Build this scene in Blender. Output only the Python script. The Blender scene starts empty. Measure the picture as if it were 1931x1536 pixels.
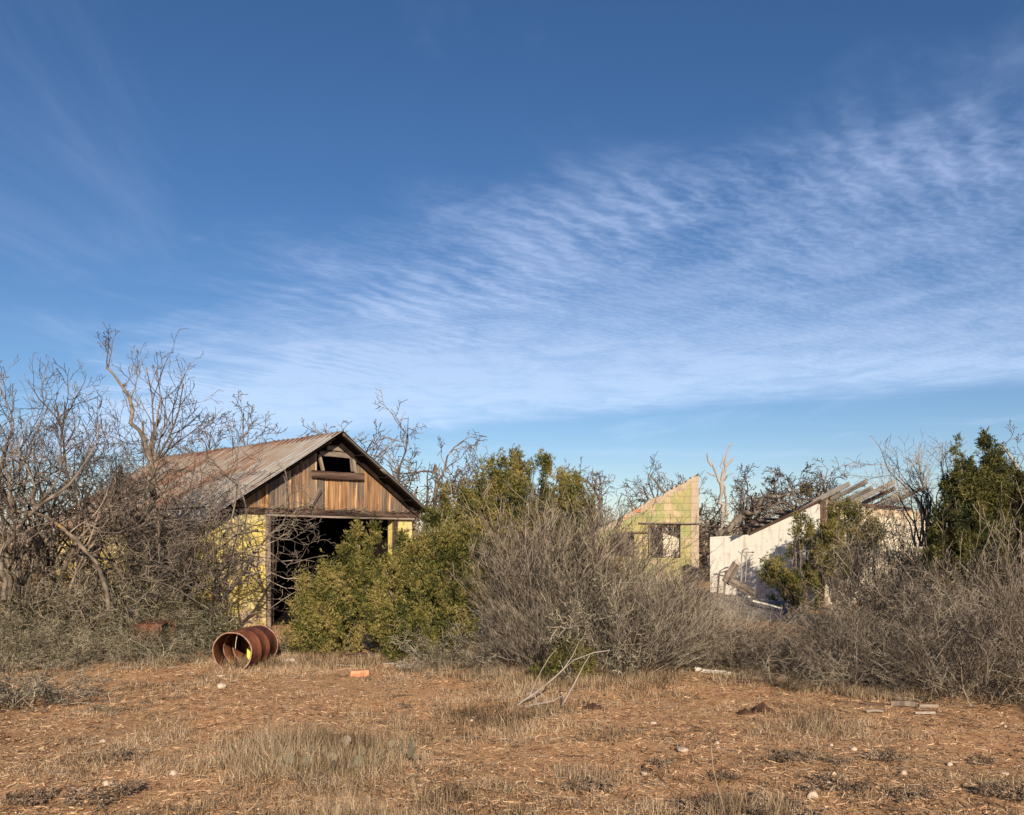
import bpy, math, random
import numpy as np
from mathutils import Vector, Matrix
PI = math.pi
R_ = math.radians
S = bpy.context.scene
C = S.collection

# ------------------------------------------------------------------ camera, sky, sun, exposure
F, HY, CX, CZ = 1600.0, 1015.0, 965.5, 1.6            # focal (px of the photograph), horizon row, centre column, eye height
cam = bpy.data.objects.new("camera", bpy.data.cameras.new("camera"))
C.objects.link(cam)
cam.location = (0, 0, CZ); cam.rotation_euler = (PI / 2, 0, 0)
cam.data.sensor_width = 36; cam.data.lens = 36 * F / 1931
cam.data.shift_y = (HY - 768) / 1931
cam.data.clip_start = .1; cam.data.clip_end = 3000
S.camera = cam
SUN_AZ = (0.185, -1.0); SUN_EL = R_(23)
sd = Vector((SUN_AZ[0], SUN_AZ[1], 0)).normalized() * math.cos(SUN_EL); sd.z = math.sin(SUN_EL)
sun = bpy.data.objects.new("sun", bpy.data.lights.new("sun", 'SUN')); C.objects.link(sun)
sun.data.energy = 5.0; sun.data.angle = R_(.5); sun.data.color = (1, .86, .68)
sun.rotation_euler = sd.to_track_quat('Z', 'Y').to_euler()
S.view_settings.view_transform = 'Standard'; S.view_settings.look = 'None'
S.view_settings.exposure = .5; S.view_settings.gamma = 1

class NT:
    """tiny helper to write node graphs"""
    def __init__(s, tree): s.t = tree; s.n = tree.nodes; s.l = tree.links
    def node(s, typ, **k):
        n = s.n.new(typ)
        for a, b in k.items(): setattr(n, a, b)
        return n
    def link(s, a, b): s.l.new(a, b)
    def put(s, sock, v):
        if hasattr(v, 'is_output'): s.l.new(v, sock)
        elif v is not None: sock.default_value = v
    def m(s, op, a, b=None, c=None, clamp=False):
        n = s.node('ShaderNodeMath', operation=op, use_clamp=clamp)
        for i, v in enumerate((a, b, c)): s.put(n.inputs[i], v)
        return n.outputs[0]
    def step(s, x, lo, hi):
        n = s.node('ShaderNodeMapRange', interpolation_type='SMOOTHSTEP'); s.put(n.inputs[0], x)
        n.inputs[1].default_value = lo; n.inputs[2].default_value = hi
        return n.outputs[0]
    def mix(s, f, a, b, blend='MIX'):
        n = s.node('ShaderNodeMix', data_type='RGBA', blend_type=blend); n.clamp_factor = True
        for i, v in ((0, f), (6, a), (7, b)):
            if isinstance(v, tuple) and len(v) == 3: v = v + (1,)
            s.put(n.inputs[i], v)
        return n.outputs[2]
    def noise(s, vec, scale, detail=4, rough=.55, dist=0, sc=None):
        if sc is not None:
            mp = s.node('ShaderNodeMapping'); s.put(mp.inputs[0], vec); mp.inputs[3].default_value = sc; vec = mp.outputs[0]
        n = s.node('ShaderNodeTexNoise'); s.put(n.inputs['Vector'], vec)
        n.inputs['Scale'].default_value = scale; n.inputs['Detail'].default_value = detail
        n.inputs['Roughness'].default_value = rough; n.inputs['Distortion'].default_value = dist
        return n.outputs[0]

W = bpy.data.worlds.new("World"); S.world = W; W.use_nodes = True
g = NT(W.node_tree); g.n.clear()
sky = g.node('ShaderNodeTexSky', sky_type='NISHITA', sun_disc=False)
sky.sun_elevation = SUN_EL; sky.sun_rotation = math.atan2(sd.x, sd.y)
sky.air_density = 1.0; sky.dust_density = .25; sky.ozone_density = 3.0; sky.altitude = 600
tc = g.node('ShaderNodeTexCoord'); sp = g.node('ShaderNodeSeparateXYZ'); g.link(tc.outputs['Generated'], sp.inputs[0])
dz = g.m('MAXIMUM', sp.outputs[2], .03)
u = g.m('DIVIDE', sp.outputs[0], dz); v = g.m('DIVIDE', sp.outputs[1], dz)       # the cloud layer seen as a plane overhead
cb = g.node('ShaderNodeCombineXYZ'); g.link(u, cb.inputs[0]); g.link(v, cb.inputs[1]); uv = cb.outputs[0]
nbig = g.noise(uv, .9, 4, .55)
nmid = g.noise(uv, 2.6, 6, .62, .6)
nwarp = g.m('MULTIPLY_ADD', g.m('SUBTRACT', nbig, .5), 1.7, g.m('MULTIPLY', g.m('SUBTRACT', nmid, .5), .7))
dA0 = g.m('ADD', g.m('SUBTRACT', g.m('ADD', g.m('MULTIPLY', u, .79), g.m('MULTIPLY', v, .61)), 1.72), nwarp)
dA = g.m('ADD', dA0, g.m('MULTIPLY', g.step(v, 1.85, 2.6), .62))
mA = g.step(dA, -.2, .85)
dB = g.m('ADD', g.m('SUBTRACT', 6.55, g.m('ADD', g.m('MULTIPLY', u, .505), g.m('MULTIPLY', v, .863))), g.m('MULTIPLY', nwarp, .75))
mB = g.step(dB, -.15, 1.3)
veil = g.m('MULTIPLY', mA, mB)
# ripples: two crossing trains of bands, their strength fading in and out
def wave(ang, scale, dist, dscale):
    mp = g.node('ShaderNodeMapping'); g.link(uv, mp.inputs[0]); mp.inputs[2].default_value = (0, 0, ang)
    w = g.node('ShaderNodeTexWave', wave_type='BANDS', bands_direction='X', wave_profile='SIN'); g.link(mp.outputs[0], w.inputs[0])
    w.inputs['Scale'].default_value = scale; w.inputs['Distortion'].default_value = dist
    w.inputs['Detail'].default_value = 3; w.inputs['Detail Scale'].default_value = dscale; w.inputs['Detail Roughness'].default_value = .6
    return w.outputs[1]
w1 = wave(R_(36), 2.7, 8.0, .9)
w2 = wave(R_(52), 6.2, 9.0, 2.0)
fine = g.noise(uv, 7.0, 5, .65, .5, (1.0, 2.4, 1))
near = g.m('MULTIPLY', g.step(dA, 2.4, .3), g.step(g.noise(uv, 1.1, 2, .5), .35, .6))                                 # bands are strongest at the near edge of the layer
rip = g.m('ADD', g.m('MULTIPLY', g.m('MULTIPLY', w1, near), .50), g.m('ADD', g.m('MULTIPLY', w2, .20), g.m('MULTIPLY', fine, .45)))
rip = g.step(rip, .12, 1.05)
patch = g.step(nmid, .25, .75)
dens = g.m('MULTIPLY', veil, g.m('ADD', g.m('MULTIPLY', rip, .46), g.m('MULTIPLY', patch, .38)))
far = g.step(v, 2.6, 5.6)
dens = g.m('ADD', dens, g.m('MULTIPLY', veil, g.m('MULTIPLY', far, .52)))
# loose wisps over the rest of the sky
wn = g.noise(uv, .75, 6, .6, .8, (1.5, .55, 1))
wisp = g.m('MULTIPLY', g.step(wn, .5, .86), .34)
lowst = g.m('MULTIPLY', g.step(g.noise(uv, .5, 5, .6, .4, (.35, 1.6, 1)), .52, .75), g.m('MULTIPLY', g.step(v, 5.5, 9), .25))
dens = g.m('MINIMUM', g.m('ADD', dens, g.m('ADD', wisp, lowst)), .82)
up = g.step(sp.outputs[2], 0.0, .06)
dens = g.m('MULTIPLY', dens, up)
hs = g.node('ShaderNodeHueSaturation'); g.link(sky.outputs[0], hs.inputs['Color']); hs.inputs['Saturation'].default_value = 1.12; hs.inputs['Value'].default_value = 1.0
cloud = g.mix(g.step(v, 1.5, 7), (5.0, 6.4, 10.0), (6.9, 9.0, 12.2))
lo_sky = g.step(sp.outputs[2], .42, .0)
tint = g.mix(lo_sky, (.88, .98, 1.12), (1.15, 1.10, 1.15))
base = g.mix(1.0, hs.outputs[0], tint, 'MULTIPLY')
col = g.mix(dens, base, cloud)
bg = g.node('ShaderNodeBackground'); g.link(col, bg.inputs[0]); bg.inputs[1].default_value = .062
wo = g.node('ShaderNodeOutputWorld'); g.link(bg.outputs[0], wo.inputs[0])

# ------------------------------------------------------------------ helpers
def gh(x, y):
    """height of the ground"""
    return .030 * math.sin(x * .9 + 1.3) * math.sin(y * .7) + .018 * math.sin(x * 2.3 + y * 1.7) - .03 * min(1, max(0, (y - 12) / 6)) if y < 60 else -.03
def at(px, Y): return (px - CX) / F * Y
def W3(px, py, Y): return Vector((at(px, Y), Y, CZ + (HY - py) * Y / F))
def YG(py): return CZ * F / (py - HY)                       # distance at which the ground has this height in the picture

def mesh_np(name, V, Q, mat=None, smooth=False, k=None):
    me = bpy.data.meshes.new(name)
    V = np.asarray(V, dtype=np.float32).reshape(-1, 3); Q = np.asarray(Q, dtype=np.int32)
    n, kk = Q.shape
    me.vertices.add(len(V)); me.vertices.foreach_set('co', V.ravel())
    me.loops.add(n * kk); me.loops.foreach_set('vertex_index', Q.ravel())
    me.polygons.add(n); me.polygons.foreach_set('loop_start', np.arange(0, n * kk, kk, dtype=np.int32))
    if smooth: me.polygons.foreach_set('use_smooth', np.ones(n, dtype=bool))
    me.update(calc_edges=True)
    if mat: me.materials.append(mat)
    return me

def link(name, me, parent=None, loc=None):
    o = bpy.data.objects.new(name, me); C.objects.link(o)
    if parent: o.parent = parent
    if loc is not None: o.location = loc
    return o
def tag(o, label=None, cat=None, group=None, kind=None):
    if label: o['label'] = label
    if cat: o['category'] = cat
    if group: o['group'] = group
    if kind: o['kind'] = kind
    return o
def thing(name, label, cat, loc=(0, 0, 0), group=None):
    o = bpy.data.objects.new(name, None); C.objects.link(o); o.location = loc; o.empty_display_size = .2
    return tag(o, label, cat, group)
def copy_tree(o, parent=None):
    c = o.copy(); C.objects.link(c)
    if parent: c.parent = parent
    for ch in [x for x in o.children]: copy_tree(ch, c)
    return c

class MB:
    """collects polygons of any size into one mesh"""
    def __init__(s): s.v = []; s.f = []
    def poly3(s, pts):
        i = len(s.v); s.v += [tuple(p) for p in pts]; s.f.append(tuple(range(i, i + len(pts))))
    def prism(s, low, high):
        """closed solid between two matching rings"""
        n = len(low); i = len(s.v); s.v += [tuple(p) for p in low] + [tuple(p) for p in high]
        s.f.append(tuple(i + k for k in reversed(range(n)))); s.f.append(tuple(i + n + k for k in range(n)))
        for k in range(n):
            j = (k + 1) % n; s.f.append((i + k, i + j, i + n + j, i + n + k))
    def box(s, a, b):
        x0, y0, z0 = a; x1, y1, z1 = b
        s.prism([(x0, y0, z0), (x1, y0, z0), (x1, y1, z0), (x0, y1, z0)], [(x0, y0, z1), (x1, y0, z1), (x1, y1, z1), (x0, y1, z1)])
    def build(s, name, mat, parent=None, loc=None, bevel=0, smooth=False):
        me = bpy.data.meshes.new(name); me.from_pydata(s.v, [], s.f); me.update()
        import bmesh
        bm = bmesh.new(); bm.from_mesh(me); bmesh.ops.recalc_face_normals(bm, faces=bm.faces)
        if bevel: bmesh.ops.bevel(bm, geom=list(bm.edges), offset=bevel, segments=1, affect='EDGES')
        bm.to_mesh(me); bm.free()
        if smooth:
            for p in me.polygons: p.use_smooth = True
        me.materials.append(mat)
        return link(name, me, parent, loc)

def tubes(polys, sides=3):
    """tapered tubes along many polylines as vertices and quads"""
    P = []; Rr = []; ids = []
    for k, (pts, rads) in enumerate(polys):
        P += pts; Rr += rads; ids += [k] * len(pts)
    P = np.array(P, dtype=np.float64); Rr = np.array(Rr); ids = np.array(ids)
    same = ids[1:] == ids[:-1]
    d = np.zeros_like(P); seg = P[1:] - P[:-1]
    d[:-1][same] += seg[same]; d[1:][same] += seg[same]
    d /= (np.linalg.norm(d, axis=1, keepdims=True) + 1e-12)
    ref = np.array([.83, .13, .54]); A = np.cross(d, ref); A /= (np.linalg.norm(A, axis=1, keepdims=True) + 1e-9); B = np.cross(d, A)
    an = np.arange(sides) * 2 * PI / sides
    V = P[:, None] + Rr[:, None, None] * (np.cos(an)[None, :, None] * A[:, None] + np.sin(an)[None, :, None] * B[:, None])
    i = np.nonzero(same)[0]
    q = []
    for k in range(sides):
        k2 = (k + 1) % sides
        q.append(np.stack([i * sides + k, i * sides + k2, (i + 1) * sides + k2, (i + 1) * sides + k], 1))
    return V.reshape(-1, 3), np.concatenate(q)

def nrm(v):
    l = math.sqrt(v[0] * v[0] + v[1] * v[1] + v[2] * v[2]) + 1e-9
    return (v[0] / l, v[1] / l, v[2] / l)
def grow(R, out, p, d, L, r, lvl, P):
    """one branch and, further on, its children. P: per-level lists"""
    n = P['n'][lvl]; st = L / n; j = P['jit'][lvl]; up = P['up'][lvl]
    pts = [p]; rads = [r]; dirs = [d]; tip = P['tip']
    for i in range(n):
        d = nrm((d[0] + R.gauss(0, j), d[1] + R.gauss(0, j), d[2] + R.gauss(0, j) + up))
        p = (p[0] + d[0] * st, p[1] + d[1] * st, p[2] + d[2] * st)
        if p[2] < .02: p = (p[0], p[1], .02); d = nrm((d[0], d[1], abs(d[2]) + .1))
        pts.append(p); dirs.append(d); rads.append(max(P['rmin'], r * (1 - (1 - tip) * (i + 1) / n)))
    out.append((lvl, pts, rads))
    if lvl < P['max']:
        k = P['kids'][lvl]; k = max(1, int(k + R.uniform(-.3, .3) * k))
        for q in range(k):
            t = P['t0'][lvl] + (1 - P['t0'][lvl]) * (q + R.random()) / k
            i = min(n - 1, int(t * n)); f = t * n - i
            a, b = pts[i], pts[i + 1]
            pp = (a[0] + (b[0] - a[0]) * f, a[1] + (b[1] - a[1]) * f, a[2] + (b[2] - a[2]) * f)
            dd = dirs[i + 1]; w = nrm((R.gauss(0, 1), R.gauss(0, 1), R.gauss(0, 1)))
            dot = w[0] * dd[0] + w[1] * dd[1] + w[2] * dd[2]; w = nrm((w[0] - dot * dd[0], w[1] - dot * dd[1], w[2] - dot * dd[2]))
            an = R_(R.uniform(*P['ang'][lvl])); c, s_ = math.cos(an), math.sin(an)
            nd = (dd[0] * c + w[0] * s_, dd[1] * c + w[1] * s_, dd[2] * c + w[2] * s_)
            grow(R, out, pp, nd, L * P['rat'][lvl] * R.uniform(.6, 1.15) * (1.15 - .45 * t), max(P['rmin'], rads[i] * P['rr']), lvl + 1, P)

def leaves(polys, R, lmin, per, size, wid=.35, spread=.03):
    """small leaf faces along the outer twigs"""
    base = []; dirn = []
    for lvl, pts, _ in polys:
        if lvl < lmin: continue
        for _k in range(per):
            t = R.random() * (len(pts) - 1); i = min(int(t), len(pts) - 2); f = t - i
            a, b = pts[i], pts[i + 1]
            base.append([a[q] + (b[q] - a[q]) * f + R.gauss(0, spread) for q in range(3)]); dirn.append([b[q] - a[q] for q in range(3)])
    return leafmesh(np.array(base), np.array(dirn), size, wid, R.randint(0, 9999))
def leafmesh(base, dirn, size, wid, seed):
    g_ = np.random.default_rng(seed); n = len(base)
    d = dirn / (np.linalg.norm(dirn, axis=1, keepdims=True) + 1e-9) + g_.normal(0, .55, (n, 3)); d /= np.linalg.norm(d, axis=1, keepdims=True)
    w = np.cross(d, g_.normal(0, 1, (n, 3))); w /= (np.linalg.norm(w, axis=1, keepdims=True) + 1e-9)
    s = size * g_.uniform(.55, 1.4, (n, 1))
    V = np.stack([base, base + d * s * .5 + w * s * wid * .5, base + d * s, base + d * s * .5 - w * s * wid * .5], 1)
    return V.reshape(-1, 3), np.arange(n * 4).reshape(-1, 4)

# ------------------------------------------------------------------ materials
def mat(name, cols, scale=4, sc=(1, 1, 1), detail=5, rough=.85, island=0.0, rnd=0.0, bump=0.0, bscale=None, coord='Object', spec=.2, trans=0.0,
        spots=None, dist=0.0, lo=.3, hi=.7, bdist=.02, metal=0):
    """noise ramp between colours + variation per piece / per object + bump; spots = list of (colour, scale, lo, hi, stretch)"""
    m = bpy.data.materials.new(name); m.use_nodes = True; t = NT(m.node_tree); b = t.n['Principled BSDF']
    tcn = t.node('ShaderNodeTexCoord'); vec = tcn.outputs[coord]
    f = t.noise(vec, scale, detail, .6, dist, sc); f = t.step(f, lo, hi)
    ge = t.node('ShaderNodeNewGeometry'); oi = t.node('ShaderNodeObjectInfo')
    if island: f = t.m('ADD', f, t.m('MULTIPLY', t.m('SUBTRACT', ge.outputs['Random Per Island'], .5), island))
    if rnd: f = t.m('ADD', f, t.m('MULTIPLY', t.m('SUBTRACT', oi.outputs['Random'], .5), rnd))
    cr = t.node('ShaderNodeValToRGB'); t.link(f, cr.inputs[0]); el = cr.color_ramp.elements
    while len(el) < len(cols): el.new(.5)
    for i, c in enumerate(cols): el[i].position = i / (len(cols) - 1); el[i].color = tuple(c) + (1,)
    col = cr.outputs[0]
    for s_ in (spots or []):
        c, ss, l_, h_, st = s_
        col = t.mix(t.step(t.noise(vec, ss, 5, .65, .3, st), l_, h_), col, tuple(c))
    t.link(col, b.inputs['Base Color']); b.inputs['Roughness'].default_value = rough
    b.inputs['Specular IOR Level'].default_value = spec; b.inputs['Metallic'].default_value = metal
    if bump:
        bn = t.node('ShaderNodeBump'); bn.inputs['Strength'].default_value = bump; bn.inputs['Distance'].default_value = bdist
        t.link(t.noise(vec, bscale or scale * 4, 6, .65, 0, sc), bn.inputs['Height']); t.link(bn.outputs[0], b.inputs['Normal'])
    if trans:
        tr = t.node('ShaderNodeBsdfTranslucent'); t.link(col, tr.inputs[0]); mx = t.node('ShaderNodeMixShader'); mx.inputs[0].default_value = trans
        t.link(b.outputs[0], mx.inputs[1]); t.link(tr.outputs[0], mx.inputs[2]); t.link(mx.outputs[0], t.n['Material Output'].inputs[0])
    return m
M = {}
M['twig'] = mat('dry twig', [(.03, .023, .018), (.165, .13, .096), (.40, .325, .245)], 1.3, rnd=.3, island=1.4, rough=.8)
M['twig_pale'] = mat('pale dry twig', [(.035, .028, .021), (.185, .15, .11), (.43, .36, .27)], 1.5, rnd=.35, island=1.4, rough=.8)
M['twig_olive'] = mat('olive twig', [(.035, .03, .018), (.17, .145, .088), (.42, .36, .25)], 1.5, rnd=.35, island=1.4, rough=.8)
M['twig_dark'] = mat('dark fine twig', [(.025, .02, .017), (.115, .09, .072), (.26, .21, .17)], 1.3, rnd=.25, island=1.0, rough=.85)
M['bark'] = mat('grey brown bark', [(.04, .032, .026), (.125, .098, .076), (.26, .21, .165)], 5, (1, 1, .35), island=.3, bump=.6, bscale=22)
M['bark_pale'] = mat('weathered pale wood', [(.08, .066, .053), (.24, .20, .16), (.36, .31, .26)], 5, (1, 1, .25), bump=.6, bscale=20, lo=.2, hi=.6)
M['bark_lichen'] = mat('lichen bark', [(.05, .04, .03), (.14, .11, .08), (.24, .19, .14)], 7, bump=.6, bscale=25, spots=[((.34, .19, .05), 5, .6, .7, (1, 1, 1))])
M['juniper'] = mat('juniper foliage', [(.024, .033, .012), (.088, .092, .025), (.20, .178, .044), (.30, .235, .085)], 3.2, rnd=.35, island=.75, rough=.7, trans=.2)
M['juniper_dark'] = mat('dark juniper foliage', [(.02, .03, .014), (.075, .08, .026), (.18, .162, .046)], 2.6, rnd=.3, island=.7, rough=.7, trans=.2)
M['greyleaf'] = mat('grey green leaf', [(.10, .11, .07), (.19, .19, .12), (.30, .27, .19)], 3, rnd=.3, island=.9, trans=.2)
M['oliveleaf'] = mat('olive leaf', [(.07, .065, .03), (.13, .115, .05), (.22, .18, .09)], 3, rnd=.3, island=.9, trans=.2)
M['darkleaf'] = mat('dark small leaf', [(.025, .035, .02), (.055, .065, .035), (.11, .11, .06)], 3, rnd=.3, island=.9, trans=.15)
M['straw'] = mat('dry grass blade', [(.06, .042, .027), (.19, .13, .075), (.36, .245, .14), (.47, .34, .205), (.60, .47, .32)], 1.1, island=1.2, trans=.25, rough=.7, lo=.25, hi=.75)
M['weed'] = mat('dead weed', [(.09, .062, .042), (.27, .19, .13), (.48, .36, .24)], 3, island=.9, rnd=.3)
M['soil_pale'] = mat('pale stone', [(.42, .31, .22), (.60, .48, .36), (.68, .58, .46)], 14, bump=.5, bscale=30, rough=.9, rnd=.5)

M['litter'] = mat('crumbled litter', [(.07, .04, .024), (.24, .13, .07), (.42, .25, .13), (.58, .40, .24)], 4, island=1.3, rough=.9)
M['gravel'] = mat('tan gravel', [(.28, .17, .10), (.48, .34, .22), (.64, .50, .36)], 9, island=1.2, rough=.9)
def wood_plank():
    m = bpy.data.materials.new('weathered vertical plank'); m.use_nodes = True; t = NT(m.node_tree); b = t.n['Principled BSDF']
    tcn = t.node('ShaderNodeTexCoord'); vec = tcn.outputs['Object']; ge = t.node('ShaderNodeNewGeometry'); isl = ge.outputs['Random Per Island']
    off = t.node('ShaderNodeVectorMath', operation='ADD'); t.link(vec, off.inputs[0]); cb = t.node('ShaderNodeCombineXYZ'); t.link(t.m('MULTIPLY', isl, 40), cb.inputs[2]); t.link(cb.outputs[0], off.inputs[1])
    v = off.outputs[0]
    big = t.step(t.noise(v, 2.2, 5, .6, .4, (2.2, 2.2, .45)), .32, .62)
    big = t.m('ADD', big, t.m('MULTIPLY', t.m('SUBTRACT', isl, .62), 1.2), clamp=True)
    streak = t.noise(v, 16, 7, .7, .5, (1.6, 1.6, .07))
    warm = t.mix(t.step(streak, .3, .7), (.13, .06, .03), (.47, .255, .115))
    grey = t.mix(t.step(streak, .35, .68), (.07, .055, .046), (.26, .205, .155))
    col = t.mix(big, grey, warm)
    cream = t.step(t.noise(v, 7, 4, .6, .2, (1.4, 1.4, .12)), .58, .66)
    col = t.mix(t.m('MULTIPLY', cream, .75), col, (.66, .42, .20))
    dark = t.step(t.noise(v, 24, 4, .6, .3, (1.5, 1.5, .05)), .62, .72)
    col = t.mix(t.m('MULTIPLY', dark, .8), col, (.035, .022, .016))
    knot = t.node('ShaderNodeTexVoronoi'); mp = t.node('ShaderNodeMapping'); t.link(v, mp.inputs[0]); mp.inputs[3].default_value = (3, 3, 1.1); t.link(mp.outputs[0], knot.inputs[0]); knot.inputs['Scale'].default_value = 1
    col = t.mix(t.step(knot.outputs[0], .10, .05), col, (.05, .022, .012))
    t.link(col, b.inputs['Base Color']); b.inputs['Roughness'].default_value = .85; b.inputs['Specular IOR Level'].default_value = .15
    bn = t.node('ShaderNodeBump'); bn.inputs['Strength'].default_value = .7; bn.inputs['Distance'].default_value = .008; t.link(streak, bn.inputs['Height']); t.link(bn.outputs[0], b.inputs['Normal'])
    return m
M['plank'] = wood_plank()
# boards are built with their length along local X
M['board'] = mat('grey weathered board', [(.06, .045, .036), (.17, .13, .10), (.30, .24, .19)], 8, (.12, 1.6, 1.6), island=.4, rnd=.3, bump=.6, bscale=26)
M['board_dark'] = mat('dark brown board', [(.025, .015, .012), (.075, .045, .034), (.16, .10, .075)], 8, (.12, 1.6, 1.6), island=.3, rnd=.3, bump=.6, bscale=26)
M['board_pale'] = mat('pale weathered rafter', [(.05, .042, .036), (.16, .14, .12), (.32, .29, .255)], 8, (.12, 1.6, 1.6), rnd=.9, bump=.6, bscale=26, lo=.25, hi=.6)
M['inside'] = mat('wood in painted shade', [(.006, .004, .003), (.013, .008, .006), (.022, .014, .01)], 3, bump=.3)  # near-black: the shade of interiors and undersides is put into this colour
def roof_mat():
    m = bpy.data.materials.new('rusting roof metal'); m.use_nodes = True; t = NT(m.node_tree); b = t.n['Principled BSDF']
    vec = t.node('ShaderNodeTexCoord').outputs['Object']; isl = t.node('ShaderNodeNewGeometry').outputs['Random Per Island']
    n1 = t.noise(vec, 1.3, 6, .65, .5); n2 = t.noise(vec, 9, 6, .7, .3)
    # x of the roof's own frame runs along the ridge, y up the slope: rust runs down the slope
    n3 = t.noise(vec, 5, 6, .65, .2, (3.4, .22, .25))
    n4 = t.noise(vec, 14, 4, .6, .2, (3.0, .12, .2))
    f = t.m('ADD', t.m('ADD', t.m('MULTIPLY', n1, .45), t.m('MULTIPLY', n3, .75)), t.m('MULTIPLY', t.m('SUBTRACT', isl, .5), .16))
    f = t.m('ADD', f, t.m('MULTIPLY', t.m('SUBTRACT', n4, .5), 1.0))
    f = t.m('ADD', f, t.m('MULTIPLY', t.m('SUBTRACT', n2, .5), .35))
    sx = t.node('ShaderNodeSeparateXYZ'); t.link(vec, sx.inputs[0])
    f = t.m('ADD', f, t.m('MULTIPLY', t.step(sx.outputs[0], 0.0, 3.0), .20))
    f = t.m('SUBTRACT', f, .085)
    zinc = t.mix(n2, (.21, .20, .185), (.42, .40, .37)); rust = t.mix(t.step(n2, .35, .65), (.09, .042, .026), (.28, .145, .085))
    tan = t.mix(n3, (.20, .15, .112), (.33, .26, .20))
    col = t.mix(t.step(f, .48, .66), zinc, tan); col = t.mix(t.step(f, .66, .80), col, rust)
    t.link(col, b.inputs['Base Color']); b.inputs['Roughness'].default_value = .62; b.inputs['Metallic'].default_value = .1; b.inputs['Specular IOR Level'].default_value = .3
    return m
M['roof'] = roof_mat()
M['rust'] = mat('deep rust', [(.06, .022, .014), (.14, .045, .025), (.21, .075, .04)], 5, detail=8, bump=.35, bscale=60, rough=.75, spec=.25, bdist=.004, spots=[((.26, .12, .07), 9, .62, .75, (1, 1, 1))])
M['rust_inside'] = mat('rust inside', [(.09, .032, .015), (.15, .055, .026), (.21, .085, .04)], 5, detail=8, bump=.3, bscale=50, rough=.8, spec=.15, bdist=.004)  # darkened as a whole to deepen the shade inside the drum
M['rust_pale'] = mat('worn rust rim', [(.20, .10, .07), (.32, .18, .13), (.40, .27, .2)], 12, rough=.6)

def block_mat(name, paint, bare, stain, bw=.4, bh=.2, vis=.5, peel=(.5, .62), uax='Y', patch=None, hi_bare=None, mort=(.3, .27, .2)):
    """painted block wall; its own X runs along the wall, Z is up"""
    m = bpy.data.materials.new(name); m.use_nodes = True; t = NT(m.node_tree); b = t.n['Principled BSDF']
    vec = t.node('ShaderNodeTexCoord').outputs['Object']; isl = t.node('ShaderNodeNewGeometry').outputs['Random Per Island']
    sp_ = t.node('ShaderNodeSeparateXYZ'); t.link(vec, sp_.inputs[0])
    n1 = t.noise(vec, 2.3, 7, .65, .4); n2 = t.noise(vec, 16, 6, .65); n3 = t.noise(vec, 3.5, 5, .6, .2, (2.4, 2.4, .35))
    pc = t.mix(n2, tuple(c * .82 for c in paint), tuple(min(.85, c * 1.12) for c in paint))
    if patch: pc = t.mix(t.step(t.noise(vec, 1.1, 3, .5, .3), .46, .54), pc, patch)
    pf = t.step(t.m('ADD', n1, t.m('MULTIPLY', t.m('SUBTRACT', isl, .5), .10)), *peel)
    if hi_bare: pf = t.m('MAXIMUM', pf, t.step(t.m('ADD', sp_.outputs[2], t.m('MULTIPLY', t.m('SUBTRACT', n1, .5), .9)), hi_bare[0], hi_bare[1]))
    col = t.mix(pf, pc, t.mix(n2, tuple(c * .75 for c in bare), tuple(min(.8, c * 1.2) for c in bare)))
    col = t.mix(t.m('MULTIPLY', t.step(n3, .49, .72), .75), col, stain)
    cbn = t.node('ShaderNodeCombineXYZ'); t.link(sp_.outputs[0], cbn.inputs[0]); t.link(sp_.outputs[2], cbn.inputs[1])
    wob = t.node('ShaderNodeVectorMath', operation='ADD'); t.link(cbn.outputs[0], wob.inputs[0])
    sc_ = t.node('ShaderNodeVectorMath', operation='SCALE'); nn = t.node('ShaderNodeTexNoise'); nn.inputs['Scale'].default_value = 9; t.link(vec, nn.inputs['Vector']); t.link(nn.outputs[1], sc_.inputs[0]); sc_.inputs['Scale'].default_value = .022; t.link(sc_.outputs[0], wob.inputs[1])
    br = t.node('ShaderNodeTexBrick'); t.link(wob.outputs[0], br.inputs[0]); br.inputs['Scale'].default_value = 1; br.inputs['Brick Width'].default_value = bw; br.inputs['Row Height'].default_value = bh
    br.inputs['Mortar Size'].default_value = .008; br.inputs['Mortar Smooth'].default_value = .4; br.inputs['Color1'].default_value = (0, 0, 0, 1); br.inputs['Color2'].default_value = (1, 1, 1, 1); br.inputs['Mortar'].default_value = (0, 0, 0, 1)
    mo = t.m('MULTIPLY', br.outputs['Fac'], vis)
    col = t.mix(mo, col, mort)
    t.link(col, b.inputs['Base Color']); b.inputs['Roughness'].default_value = .9; b.inputs['Specular IOR Level'].default_value = .15
    hgt = t.m('SUBTRACT', t.m('ADD', t.m('MULTIPLY', n2, .35), t.m('MULTIPLY', n1, .4)), t.m('MULTIPLY', br.outputs['Fac'], vis * 1.2))
    bn = t.node('ShaderNodeBump'); bn.inputs['Strength'].default_value = .8; bn.inputs['Distance'].default_value = .012; t.link(hgt, bn.inputs['Height']); t.link(bn.outputs[0], b.inputs['Normal'])
    return m
M['yellow'] = block_mat('yellow painted block', (.68, .54, .15), (.50, .38, .25), (.24, .17, .10), vis=.35, patch=(.60, .48, .22), peel=(.52, .62))
M['green'] = block_mat('green painted block', (.34, .30, .13), (.46, .35, .22), (.28, .20, .11), vis=.25, peel=(.52, .62), patch=(.27, .275, .12), mort=(.20, .145, .08))
M['bareblock'] = block_mat('bare tan block', (.40, .325, .235), (.37, .275, .19), (.26, .19, .13), vis=.22, peel=(.5, .6), mort=(.30, .2, .12))
M['white'] = block_mat('white painted block', (.84, .80, .68), (.66, .54, .42), (.52, .42, .31), vis=.06, peel=(.62, .70), mort=(.5, .42, .32))
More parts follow.
